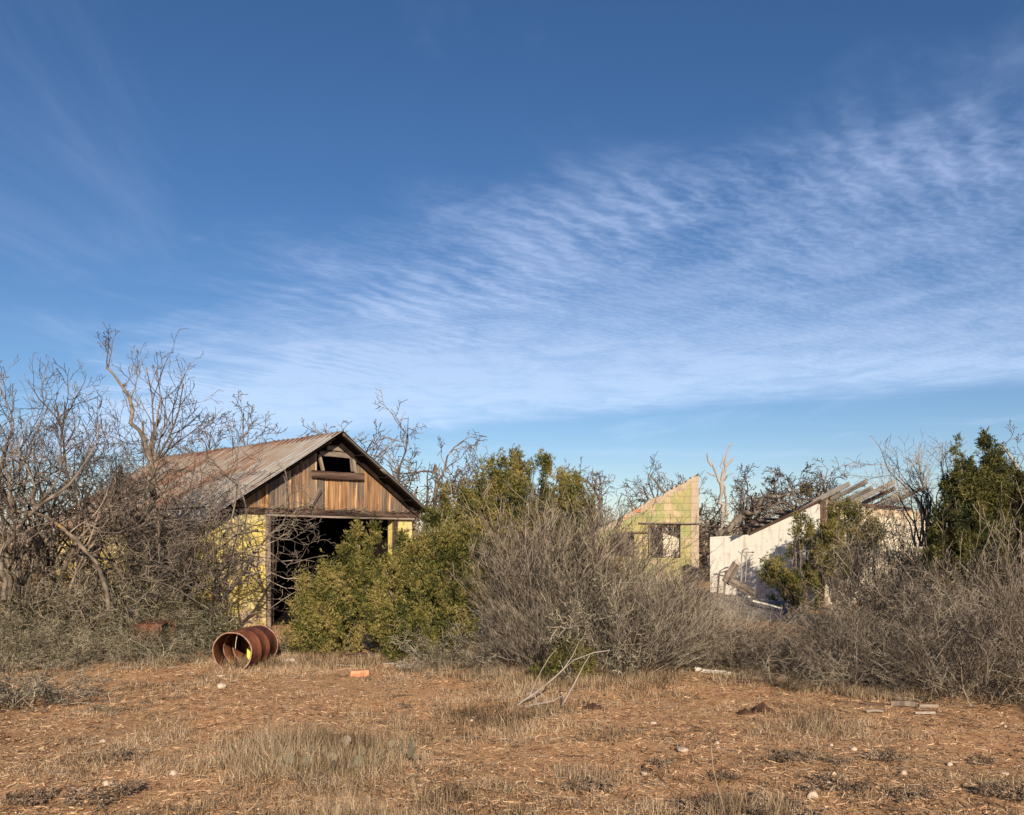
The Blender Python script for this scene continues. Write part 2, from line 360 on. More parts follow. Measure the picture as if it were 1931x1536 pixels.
M['whitetan'] = block_mat('white wall bare at its top', (.76, .68, .52), (.60, .46, .32), (.34, .25, .17), vis=.2, peel=(.62, .7), hi_bare=(2.0, 2.4), mort=(.3, .22, .15))
M['brickred'] = mat('red clay', [(.30, .10, .05), (.45, .17, .08), (.55, .26, .14)], 10, bump=.4, bscale=40)
M['brick_orange'] = mat('orange brick', [(.36, .12, .055), (.50, .20, .10), (.58, .30, .17)], 14, bump=.5, bscale=40)
M['pipe'] = mat('galvanised pipe', [(.16, .16, .14), (.30, .29, .26), (.4, .38, .34)], 8, rough=.5, metal=.4)
M['chalk'] = mat('chalky white', [(.5, .44, .36), (.68, .62, .52), (.75, .7, .62)], 14, bump=.5, bscale=40)
M['yellow_spot'] = mat('yellow spot', [(.5, .48, .06), (.62, .58, .1)], 3, rough=.5)
M['dung'] = mat('dark crumbly earth', [(.03, .018, .012), (.07, .035, .022), (.12, .065, .04)], 12, bump=1, bscale=40)
M['cactus'] = mat('dull cactus pad', [(.075, .065, .04), (.15, .13, .085), (.26, .21, .15)], 9, rnd=.9, bump=.4, bscale=40)
M['panel'] = mat('weathered grey shingle', [(.10, .08, .065), (.20, .165, .135), (.28, .24, .2)], 5, detail=8, bump=.6, bscale=30, rough=.95)

def ground_mat():
    m = bpy.data.materials.new('red dirt with litter'); m.use_nodes = True; t = NT(m.node_tree); b = t.n['Principled BSDF']
    vec = t.node('ShaderNodeTexCoord').outputs['Object']
    n1 = t.noise(vec, .55, 6, .6, .4); n2 = t.noise(vec, 7, 7, .7); n3 = t.noise(vec, 45, 6, .75); n4 = t.noise(vec, 24, 5, .7, .6, (.6, 1.6, 1))
    soil = t.mix(t.step(n2, .3, .7), (.46, .235, .108), (.72, .42, .205))
    soil = t.mix(t.step(n3, .55, .75), soil, (.72, .50, .31)); soil = t.mix(t.step(n3, .47, .34), soil, (.24, .125, .062))
    n5 = t.noise(vec, 110, 3, .7); soil = t.mix(t.m('MULTIPLY', t.step(n5, .48, .34), .6), soil, (.15, .08, .045)); soil = t.mix(t.m('MULTIPLY', t.step(n5, .58, .70), .6), soil, (.74, .53, .34))
    litter = t.mix(t.step(n4, .38, .62), (.27, .15, .075), (.58, .37, .19))
    f = t.step(t.m('ADD', n1, t.m('MULTIPLY', t.m('SUBTRACT', n2, .5), .45)), .42, .60)
    col = t.mix(t.m('MULTIPLY', f, .85), soil, litter)
    vo = t.node('ShaderNodeTexVoronoi'); t.link(vec, vo.inputs[0]); vo.inputs['Scale'].default_value = 28
    vs = t.node('ShaderNodeSeparateXYZ'); t.link(vo.outputs['Color'], vs.inputs[0])
    peb = t.m('MULTIPLY', t.step(vo.outputs[0], .3, .2), t.step(vs.outputs[0], .80, .84))
    col = t.mix(peb, col, (.62, .45, .32))
    t.link(col, b.inputs['Base Color']); b.inputs['Roughness'].default_value = .95; b.inputs['Specular IOR Level'].default_value = .1
    bn = t.node('ShaderNodeBump'); bn.inputs['Strength'].default_value = .8; bn.inputs['Distance'].default_value = .02
    h = t.m('ADD', t.m('ADD', t.m('MULTIPLY', n3, .5), t.m('MULTIPLY', n2, .7)), t.m('ADD', t.m('MULTIPLY', peb, .4), t.m('MULTIPLY', n4, .5)))
    t.link(h, bn.inputs['Height']); t.link(bn.outputs[0], b.inputs['Normal'])
    return m
M['ground'] = ground_mat()

# ------------------------------------------------------------------ ground
def ghn(x, y):
    z = .030 * np.sin(x * .9 + 1.3) * np.sin(y * .7) + .018 * np.sin(x * 2.3 + y * 1.7) - .03 * np.clip((y - 12) / 6, 0, 1)
    return np.where(y < 60, z, -.03)
def build_ground():
    a = np.linspace(-1, 1, 261); xs = np.sinh(a * 5.2) / np.sinh(5.2) * 900
    b = np.linspace(0, 1, 281); ys = 3 + np.sinh(b * 5.6 - .0) / np.sinh(5.6) * 1400; ys = np.concatenate([np.linspace(-60, 2.5, 24), ys])
    X, Y = np.meshgrid(xs, ys); Z = ghn(X, Y)
    Z = np.where(Y > 120, Z - 0 * Y, Z)
    V = np.stack([X, Y, Z], -1).reshape(-1, 3); nx = len(xs); ny = len(ys)
    i, j = np.meshgrid(np.arange(nx - 1), np.arange(ny - 1)); q = (j * nx + i).ravel()
    o = link('ground', mesh_np('ground', V, np.stack([q, q + 1, q + nx + 1, q + nx], 1), M['ground'], True))
    tag(o, kind='structure')
build_ground()

# ------------------------------------------------------------------ frame-local builders
def frame(origin, ang):
    """matrix of a frame standing on the ground, its X turned by ang"""
    return Matrix.Translation(Vector(origin)) @ Matrix.Rotation(ang, 4, 'Z')
def board(name, p0, p1, w, th, mt, parent=None, roll=0.0, ragged=0.0, seed=1, upv=Vector((0, 0, 1))):
    """a plank from p0 to p1 (in its parent's space), w wide, th thick, ends broken by ragged"""
    p0 = Vector(p0); p1 = Vector(p1); L = (p1 - p0).length; x = (p1 - p0).normalized()
    y = upv.cross(x); y = y.normalized() if y.length > 1e-4 else Vector((0, 1, 0)); z = x.cross(y)
    Rm = Matrix((x, y, z)).transposed().to_4x4(); mtx = Matrix.Translation(p0) @ Rm @ Matrix.Rotation(roll, 4, 'X')
    R = random.Random(seed); n = max(2, int(L / .15)); mb = MB(); k = 5
    rings = []
    for i in range(n + 1):
        t = i / n; ring = []
        for (a, c) in ((-.5, -.5), (-.17, -.5), (.17, -.5), (.5, -.5), (.5, .5), (.17, .5), (-.17, .5), (-.5, .5)):
            e = 0
            if i in (0, n): e = (ragged * R.uniform(0, 1) * (1 if i == 0 else -1)) if ragged else 0
            ring.append((t * L + e, a * w * (1 + R.uniform(-.02, .02)), c * th * (1 + R.uniform(-.05, .05)) + .004 * math.sin(t * 5 + seed)))
        if i in (0, n) and ragged:
            for q in range(4): ring[7 - q] = (ring[q][0], ring[7 - q][1], ring[7 - q][2])
        rings.append(ring)
    vs = [v for r_ in rings for v in r_]; fs = [tuple(range(7, -1, -1)), tuple(n * 8 + q for q in range(8))]
    for i in range(n):
        for q in range(8): fs.append((i * 8 + q, i * 8 + (q + 1) % 8, (i + 1) * 8 + (q + 1) % 8, (i + 1) * 8 + q))
    me = bpy.data.meshes.new(name); me.from_pydata(vs, [], fs); me.update(); me.materials.append(mt)
    o = link(name, me, parent); o.matrix_local = mtx
    return o
def tube_obj(name, polys, sides, mt, parent=None, loc=None, smooth=True):
    V, Q = tubes(polys, sides); return link(name, mesh_np(name, V, Q, mt, smooth), parent, loc)

# ------------------------------------------------------------------ the garage
e = Vector((1, 1.08, 0)).normalized(); r = Vector((-1.08, 1, 0)).normalized()
P0 = Vector((-3.23, 16.16, 0)); BA = math.atan2(e.y, e.x)
barn = thing('garage', 'old gable garage with rusty metal roof, plank gable and open dark doorway in yellow walls', 'garage')
barn.matrix_world = frame(P0, BA)                    # local x along the front, local y along the ridge
def b_s(px, t):
    o = P0 + r * t; k = (px - CX) / F                # o.x + s e.x = k (o.y + s e.y)
    return (k * o.y - o.x) / (e.x - k * e.y)
def b_z(px, py, t):
    s = b_s(px, t); y = (P0 + r * t + e * s).y; return CZ + (HY - py) * y / F
APEX, SL, SRn, LN = 3.62, -2.80, 2.19, 7.7
slopeL, slopeR = .630, .668
def zroof(s): return APEX + (s * slopeL if s < 0 else -s * slopeR)
TW = .34                                             # the wall stands this far behind the rake
def sheet_side(s_end, name, mat_, seed):
    """corrugated sheets as overlapping islands; own frame: x along ridge, y up the slope"""
    R = random.Random(seed); run = abs(s_end); sl = slopeL if s_end < 0 else slopeR; L = math.hypot(run, run * sl); sg = -1 if s_end < 0 else 1
    V = []; Q = []
    wsh = .68; ns = int(LN / .62) + 1
    for i in range(ns):
        x0 = i * .62 - .02; lift = .006 * (i % 2) + R.uniform(0, .004)
        for part_ in range(2):
            y0, y1 = ((-.03 + R.uniform(-.05, .03), L * .56), (L * .52, L + .02))[part_]
            nx = 44; ny = 8; base = len(V); wav = R.uniform(-.01, .01)
            for a in range(nx + 1):
                x = x0 + wsh * a / nx
                if x > LN: x = LN
                ph = (x / .17) % 1; zz = .026 * (math.cos(2 * PI * ph) * .5 + .5) ** 3.5
                for b in range(ny + 1):
                    yy = y0 + (y1 - y0) * b / ny
                    sag = -.035 * math.sin(PI * min(1, max(0, x / LN))) * (1 - .6 * yy / L) + .008 * math.sin(x * 3.1 + yy * 2)
                    V.append((x, yy, zz + lift + .006 * part_ + sag + wav * b / ny))
            for a in range(nx):
                for b in range(ny):
                    q = base + a * (ny + 1) + b; Q.append((q, q + ny + 1, q + ny + 2, q + 1))
    me = mesh_np(name, V, Q, mat_, True); o = link(name, me, barn)
    # local frame: x -> barn y (ridge), y -> up the slope, z -> outward normal
    X = Vector((0, 1, 0)); Yv = Vector((-sg, 0, sl)).normalized(); Z = X.cross(Yv)
    flip = Z.z < 0
    if flip: Z = -Z
    Mx = Matrix((X, Yv, Z)).transposed().to_4x4(); Mx.translation = Vector((s_end, 0, zroof(s_end)))
    o.matrix_local = Mx; o['tmp'] = 0; del o['tmp']; sheet_m.append(Mx.copy())
    md = o.modifiers.new('thickness', 'SOLIDIFY'); md.thickness = .003; md.offset = 0
    return o
sheet_m = []
roofL = sheet_side(SL, 'roof', M['roof'], 3)
roofR = sheet_side(SRn, 'roof', M['roof'], 5)
# ridge cap
roofL_m = sheet_m[0]
capmb = MB(); w_ = .17
for i in range(5):
    y0 = i * LN / 5 - .03; y1 = (i + 1) * LN / 5 + .02; h = APEX + .028 + .004 * (i % 2)
    sag0 = -.03 * math.sin(PI * max(0, y0) / LN); sag1 = -.03 * math.sin(PI * min(1, y1 / LN))
    for sg, sl in ((-1, slopeL), (1, slopeR)):
        lo = [(0, y0, h + sag0 - .004), (sg * w_, y0, h - w_ * sl + sag0 - .004), (sg * w_, y1, h - w_ * sl + sag1 - .004), (0, y1, h + sag1 - .004)]
        capmb.prism(lo, [(a, b, c + .006) for a, b, c in lo])
capmb.build('ridge_cap', M['rust'], roofL).matrix_local = roofL_m.inverted()
# fly rafters under the rakes, front and rear, and the rafters behind them
for t_, nm in ((.29, 'fly_rafter'), (LN - .2, 'fly_rafter')):
    for s_end, sl in ((SL + .06, slopeL), (SRn - .05, slopeR)):
        board(nm, (0, t_, APEX - .075), (s_end, t_, zroof(s_end) - .075), .045, .12, M['inside'], barn, seed=int(t_ * 7) + 3)  # near-black, so the shade below the roof edge is in the colour
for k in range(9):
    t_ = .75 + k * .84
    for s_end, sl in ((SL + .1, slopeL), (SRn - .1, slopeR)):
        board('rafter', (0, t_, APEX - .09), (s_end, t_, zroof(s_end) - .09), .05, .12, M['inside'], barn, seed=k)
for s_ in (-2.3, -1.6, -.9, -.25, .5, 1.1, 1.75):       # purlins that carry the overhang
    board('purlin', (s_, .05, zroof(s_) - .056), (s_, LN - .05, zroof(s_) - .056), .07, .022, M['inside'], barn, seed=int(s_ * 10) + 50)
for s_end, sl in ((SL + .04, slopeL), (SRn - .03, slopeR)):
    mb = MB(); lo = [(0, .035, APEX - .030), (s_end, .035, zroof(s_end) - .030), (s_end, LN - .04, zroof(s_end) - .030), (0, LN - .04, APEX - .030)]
    mb.prism([(a, b, c - .012 ) for a, b, c in lo], lo); mb.build('roof_shade_deck', M['inside'], barn)  # near-black slab added so the roof's underside reads as shade
# walls
sLc = SL + .22; sRc = SRn - .17                        # corners
sd0 = b_s(507, TW); sd1 = b_s(742, TW)
zl0 = b_z(507, 973, TW)                               # underside of the door head
zl1 = b_z(600, 961, TW)                               # top of the beam
print('barn', sLc, sRc, sd0, sd1, zl0, zl1)
TH = .18
def wallbox(name, a, b, m_, parent, ang=0, org=(0, 0, 0), top=None):
    """wall piece with its own frame (X along the wall)"""
    mb = MB(); x0, x1 = a, b
    return mb
def slab(name, p0, ang, L, zA, zB, mt, parent, th=TH, z0=-.2, n=1, seed=0):
    """upright wall from p0 along ang; top runs from height zA to zB"""
    mb = MB(); lo = [(0, 0, z0), (L, 0, z0), (L, 0, zB), (0, 0, zA)]
    mb.prism(lo, [(x, th, z) for x, y, z in lo])
    o = mb.build(name, mt, parent); o.matrix_local = frame(p0, ang); return o
slab('front_wall', (sLc, TW, 0), 0, sd0 - sLc, zroof(sLc) - .14, min(zl1, zroof(sd0) - .12), M['yellow'], barn)
slab('front_wall', (sd1, TW, 0), 0, sRc - sd1, min(zl0, zroof(sd1) - .12), min(zl0, zroof(sRc) - .1), M['yellow'], barn)
slab('side_wall', (sLc - .001, TW + LN - .8, 0), -PI / 2, LN - .8 - .0, zroof(sLc) - .14, zroof(sLc) - .14, M['yellow'], barn)
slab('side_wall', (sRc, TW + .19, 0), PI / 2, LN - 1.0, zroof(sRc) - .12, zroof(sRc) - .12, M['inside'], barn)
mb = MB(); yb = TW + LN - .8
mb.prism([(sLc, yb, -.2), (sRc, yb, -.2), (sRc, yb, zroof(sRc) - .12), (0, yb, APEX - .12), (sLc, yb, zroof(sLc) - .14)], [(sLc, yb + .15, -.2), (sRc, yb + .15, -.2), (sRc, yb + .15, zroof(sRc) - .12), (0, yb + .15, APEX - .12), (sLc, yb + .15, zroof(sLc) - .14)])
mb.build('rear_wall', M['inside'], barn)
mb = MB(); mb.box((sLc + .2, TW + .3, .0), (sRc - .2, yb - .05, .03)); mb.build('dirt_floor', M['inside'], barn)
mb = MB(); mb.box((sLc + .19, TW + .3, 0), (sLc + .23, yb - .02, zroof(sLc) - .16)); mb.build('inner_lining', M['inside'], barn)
mb = MB(); mb.box((sLc + .2, TW + .24, zl1 - .01), (sRc - .2, yb - .05, zl1 + .02)); mb.build('loft_shade_sheet', M['inside'], barn)  # near-black sheet added to hide the lit rafters and keep the doorway black
# door post and head
board('door_post', (sd0 - .03, TW - .02, -.1), (sd0 - .03, TW - .02, zl0), .07, .075, M['board'], barn, seed=4)
board('door_post', (sd1 + .035, TW - .01, -.1), (sd1 + .035, TW - .01, zl0), .07, .09, M['board_dark'], barn, seed=5)
board('inner_post', (sd0 + .2, TW + .3, 0), (sd0 + .2, TW + .3, zl0 + .2), .12, .10, M['board_dark'], barn, seed=6)
zb = (zl0 + zl1) / 2
board('door_head', (SL + .75, TW - .03, zl1 - .045), (sRc + .1, TW - .03, zl1 - .06), .06, .10, M['board_dark'], barn, ragged=.06, seed=7)
board('door_head', (sd0 - .1, TW - .05, zl0 + .015), (sRc + .02, TW - .05, zl0 + .005), .06, .035, M['board'], barn, ragged=.03, seed=8)
board('door_head', (sd0 - .15, TW + .01, zl0 + .06), (sRc + .05, TW + .01, zl0 + .05), .05, .055, M['board_dark'], barn, ragged=.05, seed=9)
# plank gable
R = random.Random(11); mb = MB(); s_ = SL + .78; zg0 = zl1 - .01
wx0, wx1 = b_s(602, TW), b_s(668, TW); wz0, wz1 = b_z(636, 892, TW), b_z(636, 862, TW)
topz = b_z(640, 852, TW)
while s_ < sRc + .08:
    w = R.uniform(.07, .15); s2 = min(s_ + w - .004, sRc + .1); y = TW - .004 - R.uniform(0, .012)
    def col_(a, b, z0, z1a, z1b):
        if z1a - z0 < .02 and z1b - z0 < .02: return
        z1a = max(z1a, z0 + .003); z1b = max(z1b, z0 + .003)
        lo = [(a, y, z0), (b, y, z0), (b, y, z1b), (a, y, z1a)]
        mb.prism(lo, [(p, y + .022, q) for p, _, q in lo])
    ra, rb = zroof(s_) - .11 - R.uniform(0, .03), zroof(s2) - .11 - R.uniform(0, .02)
    jz = zg0 + R.uniform(-.01, .025)
    if s2 > wx0 and s_ < wx1: col_(s_, s2, jz, min(wz0, ra), min(wz0, rb))
    elif s_ < 0 < s2: col_(s_, 0, jz, ra, zroof(0) - .12); col_(0.001, s2, jz, zroof(0) - .12, rb)
    else: col_(s_, s2, jz, ra, rb)
    s_ += w
sid = mb.build('gable_siding', M['plank'], barn)
# loft opening: boards round it
zc = wz1
lo_ = barn
board('top_board', (wx0 - .02, TW - .03, zc + .05), (wx1 + .05, TW - .03, zc + .045), .03, .10, M['board'], barn, ragged=.03, seed=12)
board('top_board', (b_s(615, TW), TW - .02, zc + .17), (b_s(668, TW), TW - .02, zc + .165), .03, .10, M['board'], barn, ragged=.04, seed=13)
board('top_board', (b_s(630, TW), TW - .015, zc + .29), (b_s(660, TW), TW - .015, zc + .28), .03, .11, M['board_dark'], barn, ragged=.04, seed=14)
board('loft_sill', (b_s(583, TW), TW - .05, wz0 - .05), (b_s(684, TW), TW - .05, wz0 - .05), .07, .14, M['board_dark'], barn, ragged=.04, seed=15)
board('loose_board', (b_s(601, TW - .04), TW - .05, wz1 + .02), (b_s(609, TW - .06), TW - .07, wz0 + .01), .07, .022, M['board'], barn, roll=0, ragged=.03, seed=16, upv=Vector((0, 1, 0)))
board('loose_board', (b_s(664, TW - .04), TW - .05, wz1 + .02), (b_s(668, TW - .06), TW - .06, wz0 + .0), .13, .022, M['board'], barn, ragged=.06, seed=17, upv=Vector((0, 1, 0)))
pA = (b_s(585, TW - .05), TW - .06, b_z(585, 955, TW - .05)); pB = (b_s(604, TW - .05), TW - .07, b_z(604, 920, TW - .05))
board('hanging_board', pA, pB, .09, .022, M['board'], barn, ragged=.03, seed=18, upv=Vector((0, 1, 0)))
# dried vine litter lying on the door head
Rv = random.Random(5); pl = []
for k in range(150):
    s0 = Rv.uniform(SL + .8, sRc); L = Rv.uniform(.1, .5); p = [s0, TW - .06 - Rv.random() * .05, zl1 + Rv.uniform(-.04, .03)]; pts = [tuple(p)]
    a = Rv.uniform(-.5, .5)
    for i in range(5):
        a += Rv.gauss(0, .5); p = [p[0] + L / 5 * math.cos(a), p[1] + Rv.gauss(0, .008), p[2] + L / 5 * math.sin(a) * .35]; pts.append(tuple(p))
    pl.append((pts, [.004] * 6))
tube_obj('dead_vine', pl, 3, M['twig'], barn)

# ------------------------------------------------------------------ clipped block walls
def clip(poly, a, b, c):
    """keep a x + b z <= c"""
    out = []
    for i in range(len(poly)):
        p, q = poly[i], poly[(i + 1) % len(poly)]; fp = a * p[0] + b * p[1] - c; fq = a * q[0] + b * q[1] - c
        if fp <= 0: out.append(p)
        if fp * fq < 0: t = fp / (fp - fq); out.append((p[0] + (q[0] - p[0]) * t, p[1] + (q[1] - p[1]) * t))
    return out
def block_wall(name, x0, x1, z1, cuts, holes, mt, parent, mtx, th=.2, bw=.4, bh=.2, jit=.006, seed=1, z0=-.2, gap=.004, flush=True):
    """individual laid blocks; cuts: half planes; holes: rectangles"""
    R = random.Random(seed); mb = MB(); row = 0; z = z0
    while z < z1:
        x = x0 - (bw / 2 if row % 2 else 0)
        while x < x1:
            rects = [(max(x, x0), min(x + bw, x1), z, z + bh)]
            for (a, b, c, d) in holes:
                nr = []
                for (p, q, s, t) in rects:
                    if q <= a or p >= b or t <= c or s >= d: nr.append((p, q, s, t)); continue
                    if p < a: nr.append((p, a, s, t))
                    if q > b: nr.append((b, q, s, t))
                    if s < c: nr.append((max(p, a), min(q, b), s, c))
                    if t > d: nr.append((max(p, a), min(q, b), d, t))
                rects = nr
            for (p, q, s, t) in rects:
                if q - p < .02 or t - s < .02: continue
                poly = [(p + gap, s + gap), (q - gap, s + gap), (q - gap, t - gap), (p + gap, t - gap)]
                for c_ in cuts:
                    if poly: poly = clip(poly, *c_)
                if len(poly) < 3: continue
                y = R.uniform(-jit, jit)
                mb.prism([(a, y, b) for a, b in poly], [(a, th + y, b) for a, b in poly])
            x += bw
        z += bh; row += 1
    o = mb.build(name, mt, parent); o.matrix_local = mtx
    return o
# green ruin wall, about 24 m off, its face to the camera
YR = 24.0
def rx(px): return at(px, YR)
def rz(py): return CZ + (HY - py) * YR / F
ruin = thing('ruined_wall', 'ruined block wall with faded green paint, sloping broken top and a window hole', 'ruined wall', (rx(1105), YR, 0))
ox = rx(1105); XR = rx(1303) - ox
sl0 = (0, rz(1012)); sl1 = (rx(1303) - ox, rz(903))
ka = -(sl1[1] - sl0[1]) / (sl1[0] - sl0[0]); cutA = (ka, 1, sl0[1])
win = (rx(1222) - ox, rx(1283) - ox, 1.05, rz(990)); win2 = (rx(1150) - ox, rx(1196) - ox, 1.1, rz(1006))
block_wall('block_wall', 0, XR, 4.2, [cutA], [win, win2], M['green'], ruin, Matrix.Identity(4), seed=2, bh=.2, gap=.0015, jit=.004)
pil = block_wall('pilaster', 0, rx(1318) - rx(1303), rz(898) , [(-.12, 1, rz(899))], [], M['bareblock'], ruin, Matrix.Translation((XR, -.012, 0)), seed=3, th=.24, gap=.0015, jit=.004)
# rough mortar coping along the slope, with bits of red brick
mb = MB(); R = random.Random(8); n = 46; th = -math.atan(ka)
for i in range(n):
    t0 = i / n; t1 = (i + 1) / n
    def pt(t, dn): return (XR * t, sl0[1] + (sl1[1] - sl0[1]) * t + dn)
    lo_ = R.uniform(-.22, -.08); tp = R.uniform(-.035, .05); a = [pt(t0, lo_), pt(t1, lo_ + R.uniform(-.03, .03)), pt(t1, tp + R.uniform(-.02, .02)), pt(t0, tp + R.uniform(-.02, .02))]
    yo = -.012 - R.uniform(0, .012)
    mb.prism([(x, yo, z) for x, z in a], [(x, .215, z) for x, z in a])
mb.build('mortar_coping', M['bareblock'], ruin)
mb = MB()
for (x_, z_, w_, h_) in ((rx(1199), rz(964), .13, .09), (rx(1193), rz(961), .07, .07), (rx(1176), rz(975), .10, .045), (rx(1168), rz(979), .05, .04)):
    mb.box((x_ - ox, -.034, z_ - .03), (x_ - ox + w_, .05, z_ - .03 + h_))
mb.build('brick_patch', M['brickred'], ruin, bevel=.008)
board('window_lintel', (rx(1204) - ox, -.03, rz(985)), (rx(1320) - ox, -.03, rz(986.5)), .10, .045, M['board'], ruin, ragged=.03, seed=21)
board('window_lintel', (rx(1160) - ox, -.02, rz(1004)), (rx(1222) - ox, -.02, rz(1004)), .08, .035, M['board_dark'], ruin, ragged=.03, seed=22)
board('window_frame', (rx(1222) - ox, .1, rz(994)), (rx(1283) - ox, .1, rz(994)), .14, .035, M['board_dark'], ruin, seed=23)
board('window_frame', (rx(1226) - ox, .1, .9), (rx(1226) - ox, .1, rz(994)), .12, .04, M['board'], ruin, seed=24)
mb = MB(); mb.prism([(XR + .05, 0.02, rz(899)), (XR + .2, .02, rz(898)), (XR + .23, .02, rz(891)), (XR + .17, .02, rz(895))], [(XR + .05, .12, rz(899)), (XR + .2, .12, rz(898)), (XR + .23, .12, rz(891)), (XR + .17, .12, rz(895))])
mb.build('broken_cap', M['board_dark'], ruin)
# fragment of pale wall behind the window hole
fr = thing('wall_fragment', 'low pale block wall fragment seen through the window hole of the green ruin', 'ruined wall', (at(1250, 27.5), 27.5, 0))
block_wall('block_wall', 0, at(1292, 27.5) - at(1250, 27.5), CZ + (HY - 1010) * 27.5 / F, [(.35, 1, 1.78)], [], M['whitetan'], fr, Matrix.Identity(4), seed=6)

# ------------------------------------------------------------------ white roofless building
K = Vector((7.25, 20.0, 0)); aw = 3 * PI / 4; af = PI / 4
hut = thing('roofless_building', 'white painted block building with collapsed roof and bare rafter ends', 'ruined building', K)
LW, LW2, ZT, ZB = 1.79, 2.96, 2.475, 1.70
# sloping wall; its own X runs from the far low end to the near corner so that its front faces left
def cutline(xa, za, xb, zb_):
    k = (zb_ - za) / (xb - xa); return (-k, 1, za - k * xa)
mtxW = frame(Vector((math.cos(aw) * LW2, math.sin(aw) * LW2, 0)), aw + PI)
block_wall('side_wall', 0, LW2 - LW, ZB, [cutline(0, ZB - .06, LW2 - LW, ZB)], [], M['white'], hut, mtxW, seed=7, gap=.0003, jit=.0006)
block_wall('side_wall', LW2 - LW, LW2, ZT + .2, [cutline(LW2 - LW, ZB, LW2, ZT)], [], M['white'], hut, mtxW, seed=8, gap=.0003, jit=.0006, th=.2)
hut.children[0]  # keep order
mtxF = frame((math.cos(af) * .02, math.sin(af) * .02, 0), af)
FL = 7.0
for a, b, sd_ in ((.42, 1.55, 9), (1.78, 3.15, 10), (3.4, 5.0, 11), (5.2, 7.0, 12)):
    block_wall('front_wall', a, b, ZT - .06, [(0, 1, ZT - .08)], [(2.3, 2.9, .6, 1.5)], M['whitetan'], hut, mtxF, seed=sd_, gap=.0004, jit=.0008, th=.18)
mb = MB(); mb.box((LW2 * 0 - .0, 0, 0), (FL, .06, ZB)); ob = mb.build('rear_wall', M['white'], hut); ob.matrix_local = frame((math.cos(aw) * LW, math.sin(aw) * LW, 0), af)
def hp(l, back, z):                                    # l along the front wall, back along the side wall
    return Vector((math.cos(af) * l + math.cos(aw) * back, math.sin(af) * l + math.sin(aw) * back, z))
ks = (ZT - ZB) / LW
R = random.Random(31)
ends = [.85, .95, .78, 1.05, .8, .55, .9]
for i in range(7):
    l = .15 + i * .70 if i else .12; o_ = ends[i]
    bk = LW * (1.0 if i % 3 else .6)
    board('rafter', hp(l, bk, ZT + .07 - ks * bk), hp(l + R.uniform(-.05, .05), -o_ * .85, ZT + .12 + ks * o_ * .85 + R.uniform(-.04, .05)), .045, .11, M['board_pale'], hut, ragged=.14, seed=40 + i)
board('wall_plate', hp(-.02, -.03, ZT - .02), hp(FL * .8, -.03, ZT - .03), .10, .07, M['board_dark'], hut, ragged=.1, seed=50)
# deck boards left across the rafters, sticking out past the side wall
for i, (bk, over, ln) in enumerate(((.25, .45, 2.4), (.62, .38, 1.1), (.85, .42, 2.0), (1.05, .5, 1.5), (1.33, .45, 2.1), (1.5, .55, 1.7), (1.72, .5, 2.2), (-.35, -2.2, 3.6))):
    board('deck_board', hp(-over, bk, ZT + .17 - ks * bk + R.uniform(-.03, .02)), hp(ln, bk + R.uniform(-.05, .05), ZT + .17 - ks * bk + R.uniform(-.02, .03)), .13, .022, M['board_dark'], hut, roll=.4, ragged=.15, seed=60 + i)
mb = MB(); lo = [hp(.3, .12, ZT - .02 - ks * .12), hp(4.6, .12, ZT - .02 - ks * .12), hp(4.6, 1.0, ZT - .02 - ks), hp(.3, 1.0, ZT - .02 - ks)]
mb.prism([(p.x, p.y, p.z - .03) for p in lo], [tuple(p) for p in lo]); mb.build('shade_ceiling', M['inside'], hut)  # near-black sheet added, stands in for the shade between the rafters
board('rake_board', hp(-.03, LW, ZB + .02), hp(-.03, -.05, ZT + .03), .03, .06, M['board_dark'], hut, seed=70)
board('door_post', hp(.06, -.04, -.1), hp(.06, -.04, ZT), .07, .09, M['board_dark'], hut, seed=71)
board('leaning_plank', hp(.14, -.10, 1.0), hp(.24, -.07, ZT + .22), .16, .03, M['board'], hut, seed=72, ragged=.05, upv=Vector((-.7, .7, 0)))
board('leaning_plank', hp(.36, -.12, 1.2), hp(.42, -.07, ZT + .30), .13, .03, M['board'], hut, seed=73, ragged=.05, upv=Vector((-.7, .7, 0)))
board('leaning_plank', hp(1.62, -.05, 1.6), hp(1.62, -.04, ZT - .05), .2, .03, M['board'], hut, seed=74, ragged=.05, upv=Vector((-.7, .7, 0)))
# plumbing pipes in front of the side wall
def hp2(px, py, Y): return W3(px, py, Y)
pp = thing('pipe_riser', 'two thin upright grey pipes with elbows in front of the white wall', 'pipe', (at(1400, 20.6), 20.6, 0))
def rel(p, o): return tuple(p - o.location)
q = lambda px, py: rel(W3(px, py, 20.6), pp)
tube_obj('pipe', [([q(1395, 1150), q(1397, 1100), q(1399, 1045), q(1401, 1037), q(1407, 1034), q(1412, 1035)], [.017] * 6)], 8, M['pipe'], pp)
tube_obj('pipe', [([q(1403, 1150), q(1405, 1100), q(1408, 1050), q(1408, 1041)], [.017] * 4)], 8, M['pipe'], pp)
tube_obj('pipe_elbow', [([q(1392, 1039), q(1398, 1043), q(1408, 1051)], [.015] * 3), ([q(1402, 1041), q(1412, 1041), q(1422, 1041)], [.015] * 3)], 8, M['pipe'], pp)
